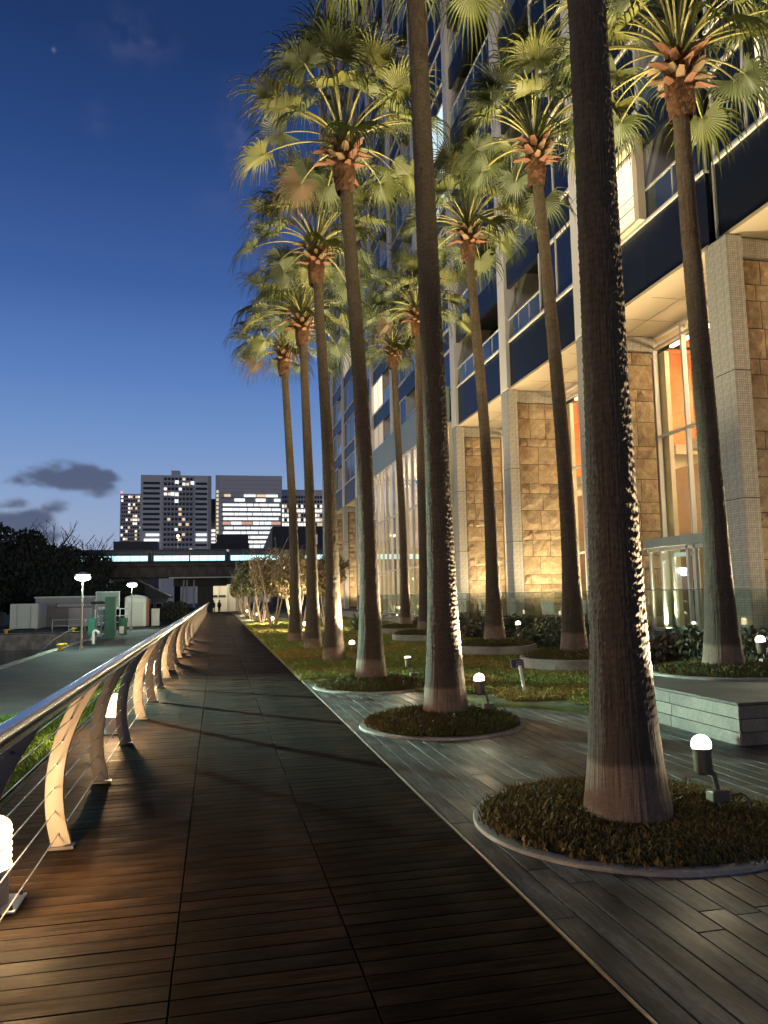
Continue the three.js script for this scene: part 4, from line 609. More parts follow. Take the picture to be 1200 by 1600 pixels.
// ------------------------------------------------------------------ row of small trees beside the walk
{
  const leaf = [leafCloud(5200, 1.0, 0.82, 1.0, 0.075, 301), leafCloud(4200, 1.1, 0.9, 1.0, 0.08, 305), leafCloud(5200, 0.95, 0.95, 1.05, 0.07, 309)];
  const mk = (label, x, z, h, k, seed, w) => {
    const R = rng(seed), t = thing('small_tree', label, 'tree', [x, 0.03, z], 'low multi-stemmed trees along the far boardwalk');
    for (let i = 0; i < 4; i++) { const a = i * 1.6 + R(), r = 0.15 + R() * 0.15, st = [V(Math.cos(a) * 0.08, 0, Math.sin(a) * 0.08), V(Math.cos(a) * r * 1.6, h * 0.25, Math.sin(a) * r * 1.6), V(Math.cos(a) * r * 2.6, h * 0.5, Math.sin(a) * r * 2.6), V(Math.cos(a) * r * 4.6, h * 0.86, Math.sin(a) * r * 4.6)]; mesh('trunk', limb(st, 0.055, 0.015), M.smallBark, t); const bs = []; for (let j = 0; j < 5; j++) { const s = st[2].clone().lerp(st[3], R()), b = R() * 6.28; bs.push(limb([s, s.clone().add(V(Math.cos(b) * 0.25, 0.25, Math.sin(b) * 0.25)), s.clone().add(V(Math.cos(b) * 0.65, 0.6 + R() * 0.2, Math.sin(b) * 0.65))], 0.02, 0.006, 5)); } mesh('branch', merge(bs), M.smallBark, t); }
    const c = mesh('crown', leaf[seed % 3], M.smallLeaf[k], t); c.position.y = h * 0.66; c.scale.set(w, h * 0.36, w); c.rotation.y = R() * 6; return kind(c, 'stuff');
  };
  [[3.3, -33.5, 3.9, 0, 1.15, 'nearest low tree with pale flower-like leaves, left of the farthest palm'], [2.75, -38.5, 4.0, 0, 1.2, 'second low tree with warm lit pale leaves along the walk'], [2.5, -44, 4.1, 1, 1.2, 'third low tree, greener, along the far walk'], [2.45, -49.5, 4.2, 1, 1.25, 'fourth low green tree along the far walk'], [2.4, -55.5, 4.1, 2, 1.2, 'fifth low tree along the far walk'], [2.35, -62, 4.0, 1, 1.2, 'sixth low tree along the far walk'], [2.3, -69, 3.9, 2, 1.2, 'low tree second from the end of the walk'], [2.3, -77, 3.9, 1, 1.2, 'low tree at the end of the walk near the bridge'], [5.2, -37, 3.8, 0, 1.2, 'low pale tree behind the nearest ones, between two palm trunks'], [5.0, -46, 4, 2, 1.2, 'low tree set back from the walk behind the third one']].forEach(([x, z, h, k, w, l], i) => mk(l, x, z, h, k, 310 + i, w));
  [[3.6, -32.2], [2.9, -41.2], [2.6, -52.5], [2.5, -65.5]].forEach(([x, z], i) => { const f = thing('garden_lamp', ['low bright garden lamp at the foot of the nearest low tree', 'low garden lamp between the second and third low trees', 'low garden lamp by the fifth low tree', 'farthest low garden lamp under the small trees'][i], 'lamp', [x, 0.03, z], 'low garden lamps under the small trees'); mesh('lamp_post', cyl(0.035, 0.035, 0.3, 10), M.fixture, f); mesh('lamp_globe', new THREE.SphereGeometry(0.09, 14, 10).translate(0, 0.38, 0), E([1, 0.85, 0.62], 7), f).castShadow = false; const p = new THREE.PointLight(color([1, 0.8, 0.52]), L.tree, 0, 2); p.name = 'garden_bulb'; p.position.y = 0.38; p.shadow.radius = 4; f.add(p); });
}
// ------------------------------------------------------------------ elevated line with a lit train
const BZ = -97;
{
  const br = thing('rail_bridge', 'dark elevated railway bridge crossing behind the end of the boardwalk', 'bridge', [-10, 0, BZ]), conc = S([0.13, 0.11, 0.1], 0.85, { map: T.concrete }), dark = S([0.05, 0.048, 0.046], 0.9);
  wp('girder', uvm(box(-75, 40, 4.15, 5.5, BZ - 0.4, BZ)), conc, br); wp('girder', uvm(box(-75, 40, 4.15, 5.5, BZ - 7, BZ - 6.6)), conc, br); wp('deck', uvm(box(-75, 40, 5.5, 5.75, BZ - 7.5, BZ + 0.5)), conc, br); wp('parapet', uvm(box(-75, 40, 5.75, 6.0, BZ + 0.3, BZ + 0.5)), dark, br); wp('web_plate', box(-75, 40, 4.6, 5.5, BZ - 6.6, BZ - 0.41), dark, br);
  for (let x = -72; x < 40; x += 6) wp('stiffener', box(x, x + 0.12, 4.2, 5.48, BZ + 0.002, BZ + 0.12), conc, br);
  for (const x of [-26, -1.35, 24]) { wp('pier', uvm(rbox(1.9, 4.2, 2.2, 0.1, x, 1.0, BZ - 3.2)), dark, br); wp('cross_beam', uvm(rbox(6.5, 1.0, 2.6, 0.08, x - 0.6, 3.55, BZ - 3.2)), dark, br); }
  wp('walkway_ledge', box(-5.6, 2.0, 3.98, 4.12, BZ - 0.2, BZ + 0.6), S([0.5, 0.5, 0.47], 0.6), br);
  for (const [x, d] of [[-4.1, 0.35], [-2.6, 0], [-3.5, 0.1]]) wp('prop', bar(V(x, -1.2, BZ + 3), V(x + d, 3.7, BZ + 2.6), 0.11, 10), M.concrete, br);
  const tr = thing('train', 'train of lit cyan-white carriages standing on the bridge', 'train', [-10, 5.75, BZ - 3]), body = S([0.09, 0.1, 0.11], 0.4), glow = E([0.5, 0.95, 1.0], 1.7, [0.5, 0.6, 0.6]);
  for (let i = 0; i < 9; i++) { const a = -45 + i * 9.3, b = a + 9.1, c = wp('carriage', uvm(rbox(9.1, 1.75, 2.5, 0.12, (a + b) / 2, 6.62, BZ - 3)), body, tr); for (let j = 0; j < 8; j++) wp('window', box(a + 0.25 + j * 1.09, a + 1.29 + j * 1.09 - (j % 4 === 3 ? 0.12 : 0), 6.2, 6.84, BZ - 1.77, BZ - 1.735), glow, tr); wp('roof', uvm(rbox(8.9, 0.14, 2.2, 0.05, (a + b) / 2, 7.55, BZ - 3)), body, tr); }
  const sl = thing('bridge_lamp', 'orange lamp on a tall mast above the bridge before the broad tower', 'street lamp', [-5.3, 5.5, BZ - 14]); mesh('mast', cyl(0.09, 0.06, 4.6, 10), M.frame, sl); mesh('lamp_globe', new THREE.SphereGeometry(0.2, 14, 10).translate(0, 4.75, 0), E([1, 0.62, 0.28], 8), sl).castShadow = false;
  const p = new THREE.PointLight(color([1, 0.6, 0.28]), 120, 0, 2); p.name = 'bridge_bulb'; p.position.y = 4.75; p.shadow.radius = 8; sl.add(p); mesh('mast_base', box(-0.4, 0.4, -7, 0.02, -0.4, 0.4), M.darkBark, sl);
}
// lit hall beyond the underpass, with two people in front of it
{
  const h = thing('underpass_wall', 'pale lit wall seen under the bridge at the end of the boardwalk', 'wall', [0.4, GY, -121]); wp('panel', uvm(box(-1.4, 4.6, GY, 3.6, -121.3, -121)), M.cream, h); for (const x of [0.2, 1.5, 2.8]) wp('pilaster', box(x, x + 0.12, GY, 3.6, -121, -120.85), M.white, h); wp('dark_sign', box(-0.5, 1.4, 1.6, 1.95, -121, -120.9), M.black, h);
  const l = thing('underpass_lamp', 'small white lamp glowing under the bridge left of the pier', 'lamp', [-5.6, GY, -118]); mesh('pole', cyl(0.05, 0.05, 4.1, 8), M.frame, l); mesh('lamp_globe', new THREE.SphereGeometry(0.17, 12, 8).translate(0, 4.2, 0), E([0.9, 1, 0.95], 8), l).castShadow = false; const p = new THREE.PointLight(color([0.85, 1, 0.9]), 120, 0, 2); p.name = 'underpass_bulb'; p.position.y = 4.2; p.shadow.radius = 6; l.add(p);
  const l2 = thing('underpass_lamp', 'ceiling lamp lighting the pale wall under the bridge', 'lamp', [1.2, 3.4, -117.5]); mesh('hanger', bar(V(0, 0.05, 0), V(0, 0.7, 0), 0.02), M.black, l2); mesh('lamp_globe', new THREE.SphereGeometry(0.12, 12, 8), E([1, 0.95, 0.75], 6), l2).castShadow = false; const q = new THREE.PointLight(color([1, 0.92, 0.7]), 26, 0, 2); q.name = 'underpass_bulb'; q.shadow.radius = 5; l2.add(q);
  const figure = (seed, stride, turn) => {       // one continuous standing body from a smooth distance field
    const mc = new MarchingCubes(64, new THREE.MeshStandardMaterial(), false, false, 60000), J = [[[0, 1.62, 0.01], [0, 1.66, 0.02], 0.105, 0.1], [[0, 1.46, 0], [0, 1.56, 0], 0.055, 0.05], [[-0.15, 1.38, 0], [0.15, 1.38, 0], 0.08, 0.08], [[0, 1.32, 0], [0, 1.0, 0], 0.16, 0.14], [[-0.2, 1.37, 0], [-0.25, 1.08, -0.03], 0.055, 0.045], [[-0.25, 1.08, -0.03], [-0.24, 0.82, 0.05], 0.043, 0.035], [[0.2, 1.37, 0], [0.25, 1.08, -0.03], 0.055, 0.045], [[0.25, 1.08, -0.03], [0.22, 0.83, 0.07], 0.043, 0.035], [[-0.09, 0.95, 0], [-0.1, 0.5, stride], 0.1, 0.07], [[-0.1, 0.5, stride], [-0.1, 0.08, stride * 0.6], 0.068, 0.045], [[-0.1, 0.04, stride * 0.6 - 0.03], [-0.11, 0.03, stride * 0.6 + 0.16], 0.045, 0.035], [[0.09, 0.95, 0], [0.1, 0.5, -stride * 0.4], 0.1, 0.07], [[0.1, 0.5, -stride * 0.4], [0.1, 0.08, -stride], 0.068, 0.045], [[0.1, 0.04, -stride - 0.03], [0.11, 0.03, -stride + 0.16], 0.045, 0.035]];
    const n = 64, S0 = 0.95, p = V(0, 0, 0), ab = V(0, 0, 0), ap = V(0, 0, 0);
    const segs = J.map(([a, b, r, q]) => [V(...a), V(...b), r, q]);
    for (let k = 0; k < n; k++) for (let j = 0; j < n; j++) for (let i = 0; i < n; i++) { p.set((i - n / 2) / (n / 2) * S0, (j - n / 2) / (n / 2) * S0 + 0.88, (k - n / 2) / (n / 2) * S0); let e = 0; for (const [a, b, r, q] of segs) { ab.subVectors(b, a); ap.subVectors(p, a); const t = clamp(ap.dot(ab) / ab.lengthSq()); e += Math.exp(-45 * (ap.addScaledVector(ab, -t).length() - lerp(r, q, t))); } mc.field[i + j * n + k * n * n] = Math.log(e) / 45; }
    mc.isolation = 0; mc.update(); const c = mc.count, g = new THREE.BufferGeometry(); g.setAttribute('position', new THREE.BufferAttribute(mc.positionArray.slice(0, c * 3), 3)); g.setAttribute('normal', new THREE.BufferAttribute(mc.normalArray.slice(0, c * 3), 3)); g.scale(S0, S0, S0).translate(0, 0.88, 0).rotateY(turn); return g;
  };
  [['dark silhouetted person on the left of the pair under the bridge', -0.55, 0.12, 2.9], ['dark silhouetted person on the right of the pair under the bridge', 0.25, 0.06, 3.5]].forEach(([l, x, s, t], i) => { const o = thing('person', l, 'person', [x + 0.15, GY + 0.7, -108.5], 'pair of people at the end of the boardwalk'); mesh('body', figure(i, s, t), S([0.02, 0.02, 0.025], 0.8), o); const hair = mesh('hair', new THREE.SphereGeometry(0.112, 14, 10, 0, 6.3, 0, 1.7).translate(0, 1.665, 0), M.black, o); hair.rotation.x = 0; });
  struct('underpass_path', uvm(box(-4, 6, GY - 0.3, GY + 0.7, -122, -86.1)), M.paving);
}
// ------------------------------------------------------------------ things on the pier
{
  const green = S([0.05, 0.28, 0.2], 0.5), dgreen = S([0.03, 0.13, 0.09], 0.6), yellow = S([0.55, 0.42, 0.05], 0.6), wht = S([0.6, 0.62, 0.6], 0.6), gry = S([0.33, 0.34, 0.34], 0.7), rust = S([0.3, 0.13, 0.08], 0.8);
  { const c = thing('shipping_container', 'small pale corrugated container at the far left of the yard', 'container', [-18.7, GY, -85]); mesh('container_box', uvm(box(-1.3, 1.3, 0.12, 2.55, -2, 2)), wht, c); for (let i = 0; i < 10; i++) { mesh('rib', box(-1.28 + i * 0.27, -1.18 + i * 0.27, 0.2, 2.45, 2.002, 2.06), wht, c); } for (const x of [-0.65, 0.62]) mesh('lock_bar', bar(V(x, 0.2, 2.08), V(x, 2.45, 2.08), 0.03), gry, c); for (const x of [-1.1, 1.1]) mesh('skid', box(x - 0.12, x + 0.12, 0, 0.115, -1.9, 1.9), gry, c); }
  { const h = thing('storage_hut', 'long flat-roofed pale hut with a rolled awning on its wall', 'hut', [-15.2, GY, -89]); mesh('wall', uvm(box(-3.55, 3.3, 0, 3.1, -3, 1.0)), gry, h); mesh('roof', uvm(box(-3.65, 3.4, 3.105, 3.25, -3.1, 1.15)), wht, h); mesh('rolled_awning', new THREE.CylinderGeometry(0.17, 0.17, 3.5, 14).rotateZ(Math.PI / 2).translate(0.4, 2.25, 1.2), wht, h); mesh('door', box(-1.6, -0.6, 0.02, 2.0, 1.002, 1.05), gry, h); mesh('shutter', box(-0.2, 2.2, 0.02, 2.0, 1.002, 1.05), wht, h); for (const x of [-1.35, 2.1]) mesh('awning_bracket', box(x - 0.04, x + 0.04, 2.1, 2.5, 1.002, 1.3), M.black, h); }
  { const h = thing('pier_shed', 'dark house with a low gable roof behind the white cabin', 'house', [-10.2, GY, -103]); mesh('wall', uvm(box(-4.2, 4.0, 0, 3.0, -3.5, 3.5)), S([0.2, 0.2, 0.2], 0.8), h); const sh = new THREE.Shape([[-4.8, 2.9], [0, 5.3], [4.6, 2.9], [4.6, 2.75], [-4.8, 2.75]].map(([a, b]) => new THREE.Vector2(a, b))); mesh('roof', uvm(new THREE.ExtrudeGeometry(sh, { depth: 8, bevelEnabled: false }).translate(0, 0.15, -4)), S([0.09, 0.09, 0.09], 0.8), h); for (const x of [0.6, 1.9, 2.9]) { const w = mesh('window', box(x, x + 0.8, 1.2, 2.3, 3.5, 3.56), wht, h); mesh('pane', box(x + 0.08, x + 0.72, 1.28, 2.22, 3.562, 3.58), M.glassDark, w); } }
  { const c = thing('portable_cabin', 'tall white portable cabin with rounded top behind the far pier lamp', 'cabin', [-8.0, GY, -83]); mesh('wall', uvm(rbox(2.1, 2.9, 2.2, 0.12, 0, 1.5, 0)), S([0.72, 0.74, 0.7], 0.5), c); mesh('roof', new THREE.CylinderGeometry(1.02, 1.02, 2.16, 24, 1, false, -Math.PI / 2, Math.PI).scale(1, 1, 0.3).rotateX(Math.PI / 2).rotateZ(Math.PI).rotateY(0).translate(0, 2.92, 0), wht, c); mesh('door', box(-0.75, 0.75, 0.15, 2.5, 1.102, 1.13), wht, c); mesh('side_panel', box(1.052, 1.3, 0.1, 2.8, -1.05, 1.0), rust, c); }
  { const c = thing('white_locker', 'narrow white cabinet right of the portable cabin', 'cabinet', [-6.1, GY, -83]); mesh('case', uvm(rbox(0.8, 1.75, 0.7, 0.03, 0, 0.95, 0)), wht, c); mesh('door', box(-0.35, 0.35, 0.15, 1.75, 0.352, 0.37), wht, c); mesh('plinth', box(-0.36, 0.36, 0, 0.07, -0.3, 0.3), M.black, c); }
  { const m = thing('green_machine', 'green mooring machine with ladder frame and control box at the quay edge', 'machine', [-7.9, GY, -58]); mesh('column', uvm(box(0.1, 0.8, 0, 3.0, -1.2, -0.4)), dgreen, m); mesh('cabinet', uvm(rbox(0.5, 1.2, 0.4, 0.03, -0.55, 1.0, 0.9)), green, m); mesh('foot', merge([cyl(0.06, 0.06, 0.42, 10, -0.55, 0, 0.9), box(-0.85, -0.25, 0.0, 0.05, 0.7, 1.1)]), wht, m); mesh('bin', uvm(new THREE.CylinderGeometry(0.45, 0.33, 1.2, 4).rotateY(Math.PI / 4).translate(1.35, 0.9, -0.4)), dgreen, m); mesh('arm', bar(V(-0.9, 2.6, -0.8), V(0.3, 2.6, -0.8), 0.09), M.black, m); for (const x of [-0.5, -0.2]) mesh('ladder_rail', bar(V(x, 0, -1), V(x, 2.5, -1), 0.04), gry, m); for (let i = 0; i < 6; i++) mesh('rung', bar(V(-0.5, 0.4 + i * 0.38, -1), V(-0.2, 0.4 + i * 0.38, -1), 0.025), gry, m); mesh('gauge_box', box(1.2, 1.5, 0.4, 0.9, 0.2, 0.3), wht, m); }
  { const r = thing('boat_rack', 'grey metal rack with a boarded screen behind the green machine', 'rack', [-9.4, GY, -76]); for (const x of [-1.6, -0.5, 0.6, 1.5]) mesh('upright', bar(V(x, 0, 0), V(x, 2.0, 0), 0.05), gry, r); for (const y of [0.7, 1.3, 1.95]) mesh('shelf_beam', bar(V(-1.6, y, 0), V(1.5, y, 0), 0.05), gry, r); mesh('screen', uvm(box(-1.5, 0.5, 2.1, 3.5, -0.1, 0)), S([0.12, 0.12, 0.12], 0.7), r); mesh('screen_frame', merge([box(-1.56, 0.56, 3.5, 3.57, -0.1, 0.02), box(-1.56, 0.56, 2.03, 2.1, -0.1, 0.02), box(-1.56, -1.5, 2.03, 3.5, -0.1, 0.02), box(0.5, 0.56, 2.03, 3.5, -0.1, 0.02)]), gry, r); }
  const bol = uvm(new THREE.LatheGeometry([[0.001, 0], [0.19, 0], [0.17, 0.05], [0.12, 0.1], [0.115, 0.22], [0.2, 0.3], [0.21, 0.36], [0.12, 0.4], [0.001, 0.4]].map(([x, y]) => new THREE.Vector2(x, y)), 24)), horn = bar(V(0, 0.28, 0), V(0.34, 0.36, 0), 0.075, 12);
  [[-8.35, -45.5, 'yellow mooring bollard on the near quay edge by the lamp pole'], [-12.2, -71.9, 'yellow mooring bollard on the far quay with a rope tied to it'], [-17.6, -71.9, 'yellow mooring bollard on the far quay at the left edge'], [-8.4, -30.8, 'pale mooring bollard cut by the left edge, nearest on the quay']].forEach(([x, z, l], i) => { const b = thing('mooring_bollard', l, 'bollard', [x, GY + (i === 1 || i === 2 ? 0.06 : 0.06), z], 'mooring bollards on the quay'); mesh('bollard_body', bol, i === 3 ? S([0.5, 0.52, 0.3], 0.6) : yellow, b); mesh('horn', horn, i === 3 ? S([0.5, 0.52, 0.3], 0.6) : yellow, b); });
  tag(mesh('mooring_rope', limb([V(-12.2, GY + 0.35, -71.6), V(-12.6, -1.5, -66), V(-12.4, -2.1, -60), V(-12.3, -2.5, -54)], 0.035, 0.035), S([0.4, 0.38, 0.33], 0.9)), 'pale rope hanging from the far quay bollard into the basin', 'rope');
  { const v = thing('vent_pipe', 'white goose-neck vent pipe between the lamp pole and green cabinet', 'pipe', [-7.6, GY, -52]); mesh('pipe', limb([V(0, 0, 0), V(0, 0.55, 0), V(0, 0.8, 0), V(0.16, 0.9, 0), V(0.3, 0.78, 0), V(0.32, 0.65, 0)], 0.09, 0.09, 12), wht, v); mesh('flange', cyl(0.15, 0.15, 0.04, 16), gry, v); }
  { const f = thing('quay_fence', 'thin pipe guard fence on the far quay in front of the hut', 'fence', [-12.5, GY, -75]); for (let i = 0; i < 4; i++) mesh('post', bar(V(-2 + i * 1.4, 0, 0), V(-2 + i * 1.4, 1.05, 0), 0.03), gry, f); for (const y of [0.55, 1.05]) mesh('rail', bar(V(-2, y, 0), V(2.2, y, 0), 0.025), gry, f); }
  const cop = thing('quay_coping', 'pale concrete kerb running along the edge of the far and near quay', 'kerb', [-9, GY, -71]); wp('coping', uvm(box(-9.0, -8.65, GY + 0.005, GY + 0.06, -70.7, 38)), M.kerb, cop); wp('coping', uvm(box(-60, -8.65, GY + 0.005, GY + 0.1, -71.6, -71.0)), M.kerb, cop);
}
// plaque on the lawn
{ const s = thing('plaque', 'small dark plaque on a white stake in the lawn between the trunks', 'sign', [4.5, 0.03, -10.95]); const st = mesh('stake', rbox(0.045, 0.46, 0.02, 0.004, 0, 0.2, 0), M.white, s); st.rotation.z = 0.16; const p = mesh('board', rbox(0.2, 0.12, 0.015, 0.004, -0.06, 0.46, 0.02), S([0.03, 0.03, 0.06], 0.4), s); p.rotation.x = -0.3; for (const [y, w] of [[0.49, 0.12], [0.455, 0.14], [0.43, 0.09]]) { const q = mesh('print_line', box(-0.06 - w / 2, -0.06 + w / 2, y - 0.004, y + 0.004, 0.029, 0.0305), S([0.4, 0.25, 0.3], 0.6), s); q.rotation.x = -0.05; } }

// ------------------------------------------------------------------ dark trees at the left
{
  const cl = [leafCloud(7000, 1, 1, 1, 0.07, 501, 'ball', 1.5), leafCloud(6000, 1, 0.9, 1, 0.07, 506, 'ball', 1.5)];
  const tree = (label, x, z, h, w, bare, seed) => {
    const R = rng(seed), t = thing('dark_tree', label, 'tree', [x, GY, z], 'dark trees behind the yard'), tw = [];
    mesh('trunk', limb([V(0, 0, 0), V(0.1, h * 0.25, 0), V(0, h * 0.55, 0.1), V(0.1, h * 0.8, 0)], 0.28, 0.08), M.darkBark, t);
    for (let i = 0; i < (bare ? 46 : 14); i++) { const y = h * (0.28 + R() * 0.45), a = R() * 6.28, l = w * (0.5 + R() * 0.5), p = V(0.05, y, 0.05), q = p.clone().add(V(Math.cos(a) * l * 0.5, h * 0.12, Math.sin(a) * l * 0.3)), e = p.clone().add(V(Math.cos(a) * l, h * (0.2 + R() * 0.12), Math.sin(a) * l * 0.5)); tw.push(limb([p, q, e], 0.07, 0.02, 5)); if (bare) for (let j = 0; j < 4; j++) { const b = R() * 6.28, s = q.clone().lerp(e, R()); tw.push(bar(s, s.clone().add(V(Math.cos(b) * 0.9, 0.7 + R() * 0.6, Math.sin(b) * 0.9)), 0.02, 4)); } }
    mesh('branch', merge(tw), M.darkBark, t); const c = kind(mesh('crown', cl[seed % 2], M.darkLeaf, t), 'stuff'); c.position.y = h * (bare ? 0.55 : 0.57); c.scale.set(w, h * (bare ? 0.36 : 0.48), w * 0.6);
  };
  [[-28.5, -93.5, 10.4, 5, 0, 'dark tree cut by the left edge of the photo behind the container'], [-22.5, -94, 11.6, 4.4, 0, 'tallest rounded dark tree behind the pale hut'], [-18.2, -93.6, 11.7, 3.6, 1, 'dark tree with feathery bare twigs right of the tallest one'], [-14.4, -94, 9.8, 3.2, 1, 'bare twiggy tree at the right end of the dark tree group'], [-26, -90, 6.8, 4.4, 0, 'lower dark tree beside the container'], [-21, -93, 6.9, 4.4, 0, 'lower dark tree between container and hut'], [-34, -95, 10, 5, 0, 'dark tree beyond the left edge'], [-16.5, -94.5, 6.2, 3.6, 0, 'low dark tree behind the hut roof'], [-11, -94.5, 5.6, 3, 0, 'low dark tree right of the hut before the gable roof']].forEach(([x, z, h, w, b, l], i) => tree(l, x, z, h, w, b, 520 + i));
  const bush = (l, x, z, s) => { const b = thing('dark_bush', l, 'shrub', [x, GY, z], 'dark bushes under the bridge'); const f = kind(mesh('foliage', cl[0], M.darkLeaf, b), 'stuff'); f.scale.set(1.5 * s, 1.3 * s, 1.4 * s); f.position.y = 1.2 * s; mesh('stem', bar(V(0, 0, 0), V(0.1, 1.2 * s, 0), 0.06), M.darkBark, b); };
  bush('dark conical bush right of the white cabinet', -4.6, -84, 1.25); bush('dark bush left of the bridge props', -3.4, -90, 0.9);
}
// ------------------------------------------------------------------ far towers and low blocks
{
  const wall = S([0.78, 0.76, 0.72], 0.8), wallD = S([0.62, 0.62, 0.62], 0.8), band = S([0.5, 0.48, 0.46], 0.8), glassT = P([0.02, 0.028, 0.035], 0.1), litW = E([1, 0.98, 0.9], 1.35), litC = E([0.9, 0.97, 1], 1.2), litY = E([1, 0.72, 0.38], 0.85), litR = E([1, 0.5, 0.3], 0.6);
  const R = rng(601);
  const tower = (label, x0, x1, y1, z, depth, m) => { const t = thing('office_tower', label, 'building', [(x0 + x1) / 2, GY, z - depth / 2]); wp('wall', uvm(box(x0, x1, GY, y1, z - depth, z)), m, t); return t; };
  const Z = -420;
  { // slender block with scattered lights
    const t = tower('slender far tower with scattered small lit windows at the left', -50.2, -38.8, 56.8, Z - 6, 14, wall); for (let r = 0; r < 15; r++) { wp('floor_band', box(-50.1, -38.9, 26 + r * 2.05, 26.5 + r * 2.05, Z - 6, Z - 5.7), band, t); for (let c = 0; c < 9; c++) wp('window', box(-49.6 + c * 1.2, -48.75 + c * 1.2, 26.7 + r * 2.05, 27.75 + r * 2.05, Z - 5.95, Z - 5.8), R() < 0.24 ? (R() < 0.55 ? litY : litW) : glassT, t); }
    for (let r = 0; r < 10; r++) wp('stair_window', box(-39.6, -38.8, 24 + r * 2.05, 25.3 + r * 2.05, Z - 5.9, Z - 5.7), litW, t);
    wp('roof_block', box(-50.2, -38.8, 56.8, 57.6, Z - 18, Z - 6.2), wallD, t); wp('beacon', new THREE.SphereGeometry(0.5, 10, 8).translate(-49.6, 58.4, Z - 6.4), E([1, 0.12, 0.08], 3), t);
  }
  { // broad grey tower, dark middle with balconies
    const t = tower('broad grey far tower with a dark balconied middle and lit wings below', -39.3, -3, 67, Z, 26, wall);
    wp('roof_block', box(-24, -19.5, 67, 70.2, Z - 12, Z - 4), wallD, t); wp('corner_strip', box(-4.6, -2.9, GY, 66.9, Z, Z + 0.4), band, t);
    wp('middle_wall', box(-28.5, -11.8, GY, 66.4, Z, Z + 0.3), wallD, t);
    for (let r = 0; r < 17; r++) { const y = 20 + r * 2.7; wp('balcony_band', box(-28, -12.4, y, y + 0.9, Z + 0.3, Z + 1.0), S([0.6 + R() * 0.1, 0.6, 0.6], 0.8), t); for (let c = 0; c < 8; c++) wp('window', box(-27.4 + c * 1.9, -26 + c * 1.9, y + 1.05, y + 2.4, Z + 0.31, Z + 0.4), R() < 0.13 ? (R() < 0.6 ? litY : litW) : glassT, t); }
    for (const [x, y] of [[-20.8, 63.2], [-12.8, 62.8], [-20.8, 56.6], [-20.9, 53], [-23, 56.8]]) wp('bright_window', box(x - 0.9, x + 0.9, y - 0.9, y + 0.9, Z + 1.02, Z + 1.1), litC, t);
    for (let r = 0; r < 17; r++) for (const [a, b] of [[-38, -29.6], [-11.2, -5.2]]) { const y = 18 + r * 2.75, on = y < 42 && R() < 0.8; const w0 = on ? a + (b - a) * R() * 0.25 : a; wp('strip_window', box(w0, b, y, y + 1.25, Z, Z + 0.25), on ? (R() < 0.12 ? litY : litC) : glassT, t); }
  }
  { // bright office tower
    const t = tower('bright far office tower whose floors glow in white strips', -0.7, 35, 67.4, Z, 26, wallD);
    wp('crown_band', uvm(box(2, 34.8, 58, 67.2, Z, Z + 0.3)), S([0.72, 0.7, 0.68], 0.8), t); for (const y of [60, 62.3, 64.6]) wp('crown_groove', box(2.4, 34.2, y, y + 0.22, Z + 0.3, Z + 0.34), band, t);
    for (let r = 0; r < 17; r++) { const y = 15.4 + r * 2.52; let x = 3.0 + R() * 1.2; const top = r > 14; while (x < 33.5) { const w = 1.6 + R() * 5; const x1 = Math.min(34, x + w); if (R() < (top ? 0.6 : 0.985)) wp('strip_window', box(x, x1, y, y + 1.25 + (r % 5 === 0 ? 0.3 : 0), Z + 0.05, Z + 0.25), r === 10 && R() < 0.4 ? litR : top && R() < 0.3 ? litY : R() < 0.5 ? litW : litC, t); x = x1 + 0.15 + R() * 0.5; } wp('floor_band', box(2.2, 34.8, y - 0.9, y - 0.25, Z, Z + 0.35), S([0.4, 0.39, 0.38], 0.8), t); }
    for (let r = 0; r < 20; r++) wp('stair_window', box(-0.2, 0.9, 16 + r * 2.2, 17.3 + r * 2.2, Z, Z + 0.2), S([0.5, 0.4, 0.2], 0.6, { emissive: color([1, 0.85, 0.5]), emissiveIntensity: 0.8 }), t);
  }
  { const t = tower('far tower half hidden by the palm trunks with square lit windows', 35.4, 60, 61, Z - 14, 20, wall); for (let r = 0; r < 14; r++) for (let c = 0; c < 15; c++) wp('window', box(36 + c * 1.55, 37.1 + c * 1.55, 23 + r * 2.6, 24.6 + r * 2.6, Z - 14, Z - 13.8), R() < 0.8 && r < 12 ? (R() < 0.2 ? litY : litW) : glassT, t); wp('roof_block', box(35.4, 60, 61, 62, Z - 30, Z - 15), wallD, t); }
  { const t = tower('slim dark tower between the two big far towers', -3, 1, 57, Z - 20, 8, wallD); for (let r = 0; r < 9; r++) wp('strip_window', box(-2.8, -0.2, 20 + r * 2.3, 21.2 + r * 2.3, Z - 20, Z - 19.8), litW, t); }
  const Y = -200;
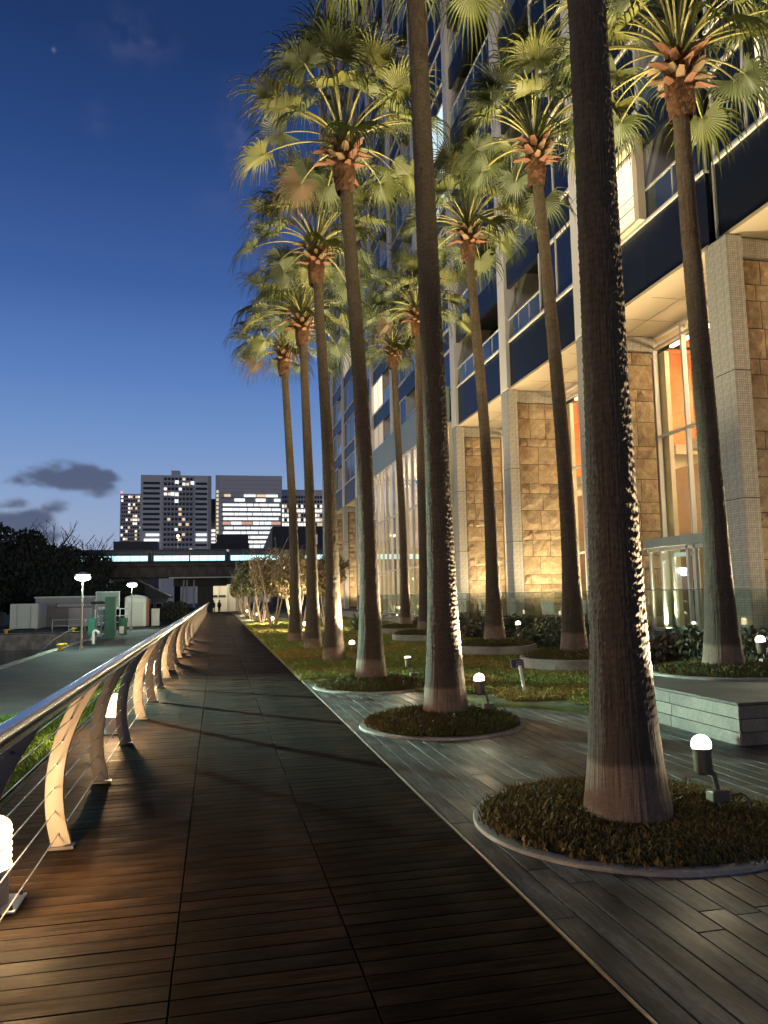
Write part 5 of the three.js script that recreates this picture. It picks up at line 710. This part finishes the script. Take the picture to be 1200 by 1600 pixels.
  { const t = thing('low_block', 'low dark windowless block in front of the broad tower', 'building', [-20, GY, Y - 4]); wp('wall', uvm(box(-25, -14.6, GY, 15.9, Y - 8, Y)), S([0.09, 0.09, 0.095], 0.85), t); wp('shutter', box(-22, -19, 9.5, 13.4, Y, Y + 0.1), M.black, t); }
  { const t = thing('low_block', 'low stepped dark block with a dim lit floor before the bright tower', 'building', [3, GY, Y - 4]); wp('wall', uvm(box(-1.5, 8.2, GY, 15.4, Y - 8, Y)), S([0.05, 0.052, 0.056], 0.85), t); wp('upper_wall', uvm(box(0, 8, 15.4, 17.6, Y - 8, Y - 0.5)), S([0.06, 0.06, 0.065], 0.85), t); for (let i = 0; i < 6; i++) wp('window', box(-1 + i * 1.45, 0.2 + i * 1.45, 13.2, 13.75, Y, Y + 0.1), E([0.8, 0.9, 0.85], 0.4), t); }
  { const t = thing('low_block', 'dark low block beside the palms with a slanted pale gable and lit floor', 'building', [20, GY, Y - 4]); wp('wall', uvm(box(14.2, 34, GY, 19.7, Y - 8, Y)), S([0.04, 0.045, 0.05], 0.6), t); for (let i = 0; i < 14; i++) { wp('window', box(16.4 + i * 1.2, 17.4 + i * 1.2, 12.2, 13.3, Y, Y + 0.1), E([1, 0.95, 0.8], 0.7), t); wp('upper_window', box(16.4 + i * 1.2, 17.4 + i * 1.2, 15, 17.6, Y, Y + 0.1), R() < 0.3 ? E([0.8, 0.9, 1], 0.25) : glassT, t); } wp('gable', uvm(new THREE.ExtrudeGeometry(new THREE.Shape([[12.2, 12], [14.15, 12], [14.15, 18.8], [13.9, 18.8], [12.2, 14.6]].map(([a, b]) => new THREE.Vector2(a, b))), { depth: 6, bevelEnabled: false }).translate(0, 0, Y - 7)), S([0.3, 0.3, 0.3], 0.8), t); }
  { const t = thing('far_block', 'distant low dark roofs with a few lamps at the left horizon', 'building', [-120, GY, -500]); for (let i = 0; i < 9; i++) { wp('wall', uvm(box(-170 + i * 13, -159 + i * 13, GY, 14 + R() * 12, -512, -500)), wallD, t); for (let j = 0; j < 3; j++) wp('window', box(-168 + i * 13 + j * 3, -166.6 + i * 13 + j * 3, 8 + R() * 5, 11 + R() * 3, -500, -499.7), R() < 0.5 ? litY : glassT, t); } }
}

renderer.render(scene, camera);
